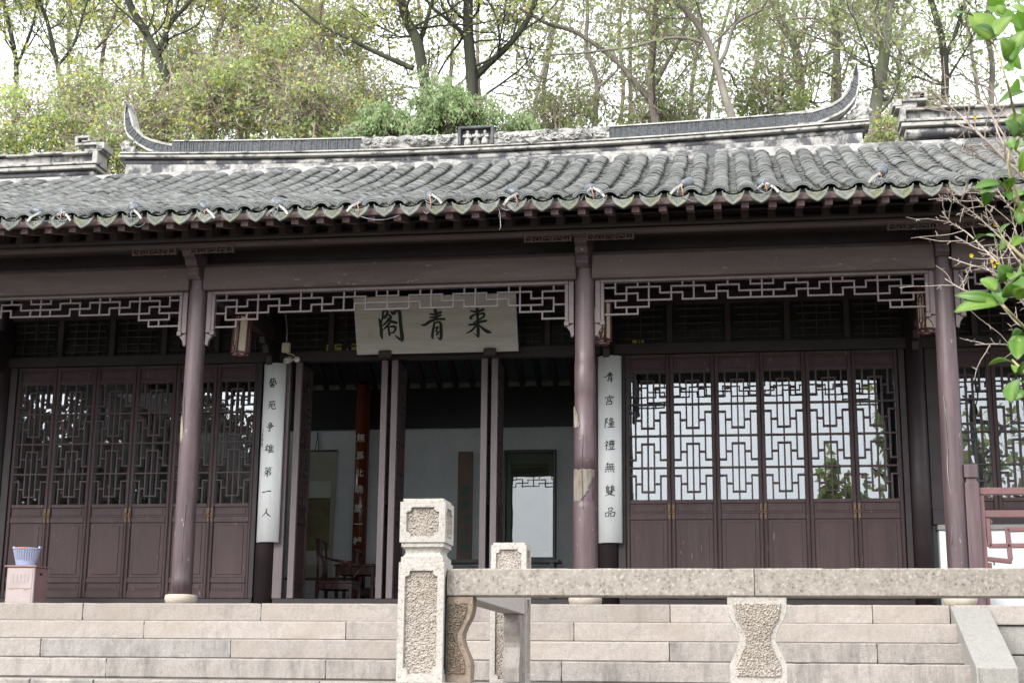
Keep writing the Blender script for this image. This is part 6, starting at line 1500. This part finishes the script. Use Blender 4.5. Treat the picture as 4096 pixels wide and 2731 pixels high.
# ---- near plants at the right edge
def gloss_leaf(b, t, w, up_, P_):
    """a folded, slightly arched leaf from base b to tip t"""
    b, t = np.array(b), np.array(t); d = t-b; L_ = np.linalg.norm(d); d = d/L_; u_ = np.array(up_, float); u_ -= d*u_.dot(d); u_ /= np.linalg.norm(u_); s = np.cross(d, u_)
    n_ = 8; vs = []
    for i in range(n_+1):
        q = i/n_; ww = w*.5*(math.sin(math.pi*q**.85)**.75 if 0 < q < 1 else .02); c = b+d*L_*q+u_*(L_*.10*math.sin(math.pi*q)-.05*L_*q*q)
        vs += [c-s*ww+u_*ww*.28, c-s*ww*.5+u_*ww*.1, c, c+s*ww*.5+u_*ww*.1, c+s*ww+u_*ww*.28]
    P_.append((vs, [(i*5+k, i*5+k+1, (i+1)*5+k+1, (i+1)*5+k) for i in range(n_) for k in range(4)]))
LEAVES = [  # base x, y, tip x, y (photo px), width px
 (3895, 68, 3797, 60, 34), (3968, 165, 3882, 52, 92), (3985, 150, 4040, 62, 66), (3985, 170, 3905, 100, 50), (4035, 250, 4005, 150, 78), (4050, 250, 4085, 130, 70), (3975, 185, 3898, 155, 36), (4060, 220, 4096, 120, 60), (4096, 55, 4030, 22, 40), (4010, 60, 3990, 20, 34), (4055, 285, 4020, 255, 28), (4070, 300, 4110, 350, 50),
 (4100, 368, 3990, 412, 44), (4060, 552, 4022, 480, 76), (4092, 460, 4050, 520, 60), (4090, 545, 4120, 470, 70), (4040, 560, 4055, 590, 34), (4080, 560, 4060, 610, 30), (4110, 600, 4080, 690, 50),
 (4012, 740, 3892, 752, 44), (4008, 750, 3920, 772, 36), (3975, 770, 3938, 822, 42), (4018, 735, 4000, 700, 34), (4032, 770, 4055, 705, 40), (4100, 775, 4020, 812, 44), (4020, 770, 4045, 800, 30), (4096, 860, 4080, 800, 40),
 (3980, 948, 3890, 960, 34), (4000, 945, 4040, 890, 34), (4005, 950, 4000, 1000, 30), (4078, 900, 4110, 820, 44), (4096, 950, 4050, 985, 40),
 (4000, 1215, 3815, 1242, 58), (4000, 1205, 3818, 1178, 36), (3985, 1165, 3925, 1110, 46), (4018, 1128, 3995, 1060, 74), (4025, 1140, 4085, 1060, 54), (4040, 1120, 4110, 1102, 58), (3990, 1180, 3955, 1150, 36), (4010, 1215, 3985, 1165, 46), (4060, 1180, 4030, 1135, 60), (4070, 1200, 4110, 1150, 50),
 (4052, 1450, 3953, 1455, 26), (4058, 1415, 4078, 1345, 52), (4070, 1440, 4098, 1330, 60), (4048, 1612, 4068, 1510, 54), (4050, 1360, 4090, 1320, 40), (4056, 1460, 4060, 1490, 24), (4096, 1560, 4060, 1600, 30), (4090, 1500, 4120, 1420, 50)]
YL = -10.6
root = np.array([2.75, -10.5, -2.3]); ev = empty('glossy_shrub', tuple(root), 'glossy green broadleaf shrub reaching in at the right edge, close to the viewer', 'shrub')
parts_ = []; rr = np.random.default_rng(5)
STEMS = [[(4180, 760), (4110, 590), (4060, 470), (4030, 330), (3990, 210), (3965, 160)], [(4190, 900), (4096, 850), (4035, 780), (4010, 740), (3990, 720)], [(4190, 1120), (4100, 1040), (4030, 970), (3995, 945)], [(4200, 1400), (4096, 1310), (4030, 1240), (3985, 1190)], [(4200, 1600), (4100, 1490), (4050, 1440)], [(4096, 880), (4020, 640), (4060, 560), (4100, 540)]]
P = Plant(80)
def depth_of(px, py): return YL+.22*mnoise.noise(Vector((px*.006, py*.006, 3)))
for S in STEMS:
    Q = np.array([at(px, py, depth_of(px, py)) for px, py in S]); Q = smooth(Q); P.tube(Q, np.linspace(.0045, .002, len(Q)), 6)
for q in (np.array(at(4180, 760, YL)), np.array(at(4190, 1120, YL)), np.array(at(4200, 1500, YL)), np.array(at(4190, 900, YL))):
    P.tube(smooth(np.array([root, root*.5+q*.5+[.22, 0, .1], q])), np.linspace(.02, .005, 7), 7)
lv_v = []; lv_f = []; lv_t = []; o_ = 0
sc_l = (YL-CAM_P.y)*1.04/FPX
for i, (bx, by, tx, ty, w) in enumerate(LEAVES):
    yb = depth_of(bx, by); yt = yb+rr.normal(0, .035)
    b, t = at(bx, by, yb), at(tx, ty, yt); up_ = np.array([rr.normal(0, .35), -.75+rr.normal(0, .35), .65+rr.normal(0, .3)])
    one = []; gloss_leaf(b, t, w*sc_l*1.3, up_, one); vs, fs = one[0]
    m = MB(); m.add([tuple(np.array(v)-root) for v in vs], fs, True)
    me = bpy.data.meshes.new('leaf'); me.from_pydata(m.v, [], m.f); me.polygons.foreach_set('use_smooth', [True]*len(m.f)); me.materials.append(M['leaf_gloss']); a = me.attributes.new('tint', 'FLOAT', 'POINT'); tv_ = float(rr.uniform(.1, .62)); a.data.foreach_set('value', [tv_+(.28 if i_ % 5 == 2 else 0) for i_ in range(len(me.vertices))])
    l = link('leaf', me, ev); s_ = l.modifiers.new('t', 'SOLIDIFY'); s_.thickness = .0006
# foliage outside the picture on the right keeps the shrub whole
for k in range(150):
    c = np.array(at(4300, 900, YL))+rr.normal(0, 1, 3)*[.2, .22, .5]; c[0] = max(c[0], at(4190, 900, YL).x+.02)
    one = []; gloss_leaf(c, c+rr.normal(0, 1, 3)*.05+[0, 0, .02], .04, (rr.normal(), rr.normal(), 1), one); lv_v += [tuple(np.array(v)-root) for v in one[0][0]]; lv_f += [tuple(i+o_ for i in f) for f in one[0][1]]; o_ += len(one[0][0])
m = MB(); m.add(lv_v, lv_f, True); me = m.mesh('leaf_mass', M['leaf_gloss']); a = me.attributes.new('tint', 'FLOAT', 'POINT'); a.data.foreach_set('value', [.35]*len(me.vertices)); link('leaf_mass', me, ev, kind='stuff')
P.tv = [v-root for v in P.tv]; P.wood('stems', M['stem'], ev)
# bare winter shrub with a few yellow flowers
YB = -8.4
root2 = np.array([2.9, -8.3, -2.3]); wv = empty('bare_shrub', tuple(root2), 'bare twiggy shrub with a few small yellow flowers at the right edge', 'shrub')
P = Plant(90)
TW = [([(4140, 1060), (4010, 960), (3960, 910), (3880, 840), (3775, 780)], 9), ([(4140, 1180), (4020, 1080), (3960, 1020), (3870, 930), (3800, 890), (3768, 845)], 10), ([(4150, 1130), (4060, 1030), (4000, 930), (3960, 850), (3905, 790)], 8), ([(4150, 1250), (4030, 1140), (3960, 1080), (3880, 1060), (3795, 1030)], 9),
      ([(4150, 1100), (4080, 980), (4050, 880), (4030, 780)], 7), ([(4150, 1280), (4080, 1200), (4030, 1120), (3985, 1020), (3900, 990), (3820, 945)], 8), ([(4180, 1420), (4096, 1390), (4000, 1375), (3900, 1378)], 9), ([(4130, 1330), (4060, 1290), (3990, 1200), (3850, 1160), (3780, 1115)], 7),
      ([(4150, 760), (4020, 640), (3920, 540), (3830, 450), (3740, 380), (3680, 330)], 16), ([(4100, 700), (4000, 560), (3960, 430), (3900, 290), (3850, 230)], 11), ([(4080, 640), (4000, 520), (3930, 400), (3850, 350), (3780, 300)], 9), ([(4160, 640), (4060, 500), (4000, 440), (3960, 330)], 10), ([(3900, 520), (3830, 500), (3780, 440), (3700, 400)], 7), ([(3990, 600), (3930, 640), (3880, 620), (3830, 600)], 5), ([(4120, 900), (4040, 830), (3990, 760), (3960, 690)], 8)]
s2 = (YB-CAM_P.y)*1.05/FPX; fl_ = []
for S, w in TW:
    Q = np.array([at(px, py, YB+.3*mnoise.noise(Vector((px*.004, py*.004, 9)))) for px, py in S]); Q = smooth(Q, 5)
    P.tube(Q, np.linspace(w*.45*s2, 1.8*s2, len(Q)), 5)
    k = len(Q)
    for i in range(2, k-1):
        for _ in range(int(P.r.random() < .75)+int(P.r.random() < .3)):
            d = (Q[min(i+1, k-1)]-Q[i-1]); d /= np.linalg.norm(d); sd = P.r.normal(0, 1, 3); sd -= d*sd.dot(d); sd /= np.linalg.norm(sd)
            ln = P.r.choice([.015, .03, .09, .2], p=[.3, .3, .25, .15]); C_ = P.curve(Q[i], d*.7+sd*.8, ln, 4, .14, .02); P.tube(C_, np.linspace(1.9*s2, 1.0*s2, 5), 4)
            if ln > .08:
                for q in range(3): j = int(P.r.integers(1, 4)); P.tube(np.array([C_[j], C_[j]+P.r.normal(0, .011, 3)]), [1.8*s2, 1.2*s2], 3)
for q in ((4150, 1100), (4150, 760), (4180, 1420)): b = np.array(at(*q, YB)); P.tube(smooth(np.array([root2, root2*.5+b*.5+[.1, 0, 0], b])), np.linspace(.025, .012, 7), 7)
P.tv = [v-root2 for v in P.tv]; P.wood('branches', M['twig_pale'], wv); P.twigs(M['twig_pale'], wv, root2)
fm = leaf_mat('yellow petal', [(.6, .45, .02), (.7, .55, .04)], .5, .4)
for px, py in ((3885, 1022), (3975, 1065), (3990, 1050), (4012, 1080), (4020, 1095), (3967, 1042), (3980, 900), (3900, 470), (4030, 565), (4070, 590), (3935, 820)):
    p = np.array(at(px, py, YB+.3*mnoise.noise(Vector((px*.004, py*.004, 9)))))-root2; m = MB()
    for k in range(5):
        a = 2*math.pi*k/5+px; d = Vector((math.cos(a)*.5, -.5, math.sin(a)*.6-.2)); s = d.cross(Vector((0, 1, .3))).normalized(); b = Vector(p); L_ = .012
        m.add([b, b+d*L_*.6+s*.006, b+d*L_, b+d*L_*.6-s*.006], [(0, 1, 2, 3)])
    f = m.build('flower', fm, wv); s_ = f.modifiers.new('t', 'SOLIDIFY'); s_.thickness = .0008

# ---- what stands behind the viewer and shows only in the window glass
def reflected_tree(x, y, h, w, seed, n_, label, leafm='leaf_wood'):
    P = Plant(seed); base = np.array([x, y, -2.3])
    P.tube(smooth(np.array([base, base+[.2, 0, h*.4], base+[.1, .2, h*.9]])), np.linspace(.22, .06, 7), 8)
    for i in range(16):
        d = np.array([P.r.normal(0, 1), P.r.normal(0, .6), P.r.uniform(0, .8)]); P.branch(base+[.15, 0, h*P.r.uniform(.2, .85)], d, w*P.r.uniform(.6, 1.1), .06, 1, 3, 0.0, lf=(.2, .35), nch=(3, 5))
    for i in range(16):
        u = P.r.normal(0, 1, 3); u /= np.linalg.norm(u); P.blob(base+[0, 0, h*.58]+u*np.array([w, w*.7, h*.4])*P.r.uniform(.4, 1), (w*.4, w*.4, h*.16), n_//16, (.16, .34), .1)
    e = empty('tree', tuple(base), label, 'tree', 'trees mirrored in the window glass'); P.tv = [v-base for v in P.tv]; P.L = [(a-base[0], b-base[1], c-base[2], s) for a, b, c, s in P.L]
    P.wood('trunk', M['bark_dark'], e); P.twigs(M['twig_dark'], e, base); P.crown('crown', M[leafm], e)
names_ = ['tall brownish tree mirrored in the left door panes nearest the white couplet board', 'tall brownish tree mirrored in the panes beside the left front column', 'broad brownish tree mirrored in the middle of the left bay panes', 'tall brownish tree mirrored in the second pane from the far left', 'tall brownish tree mirrored in the leftmost pane above the cabinet']
for i, (x, y, h, w) in enumerate([(-12.3, -21, 7.4, 1.4), (-13.6, -23, 9.5, 1.5), (-15.4, -22, 12, 2.8), (-17.5, -24, 13, 3.0), (-20.5, -22, 12, 2.8)]):
    reflected_tree(x, y, h, w, 100+i, 7000, names_[i])
names_ = ['small leafy tree mirrored low in the fifth right door pane', 'leafy tree mirrored in the sixth right door pane', 'tall leafy tree mirrored in the first window beyond the right column', 'tall leafy tree mirrored in the far right window']
for i, (x, y, h, w) in enumerate([(3.75, -15.5, 6.4, .55), (4.9, -15.5, 7.9, .75), (6.7, -16, 9, 1.2), (8.8, -16.5, 9.5, 1.6)]):
    reflected_tree(x, y, h, w, 110+i, [2200, 1900, 800, 700][i], names_[i], 'leaf_g')
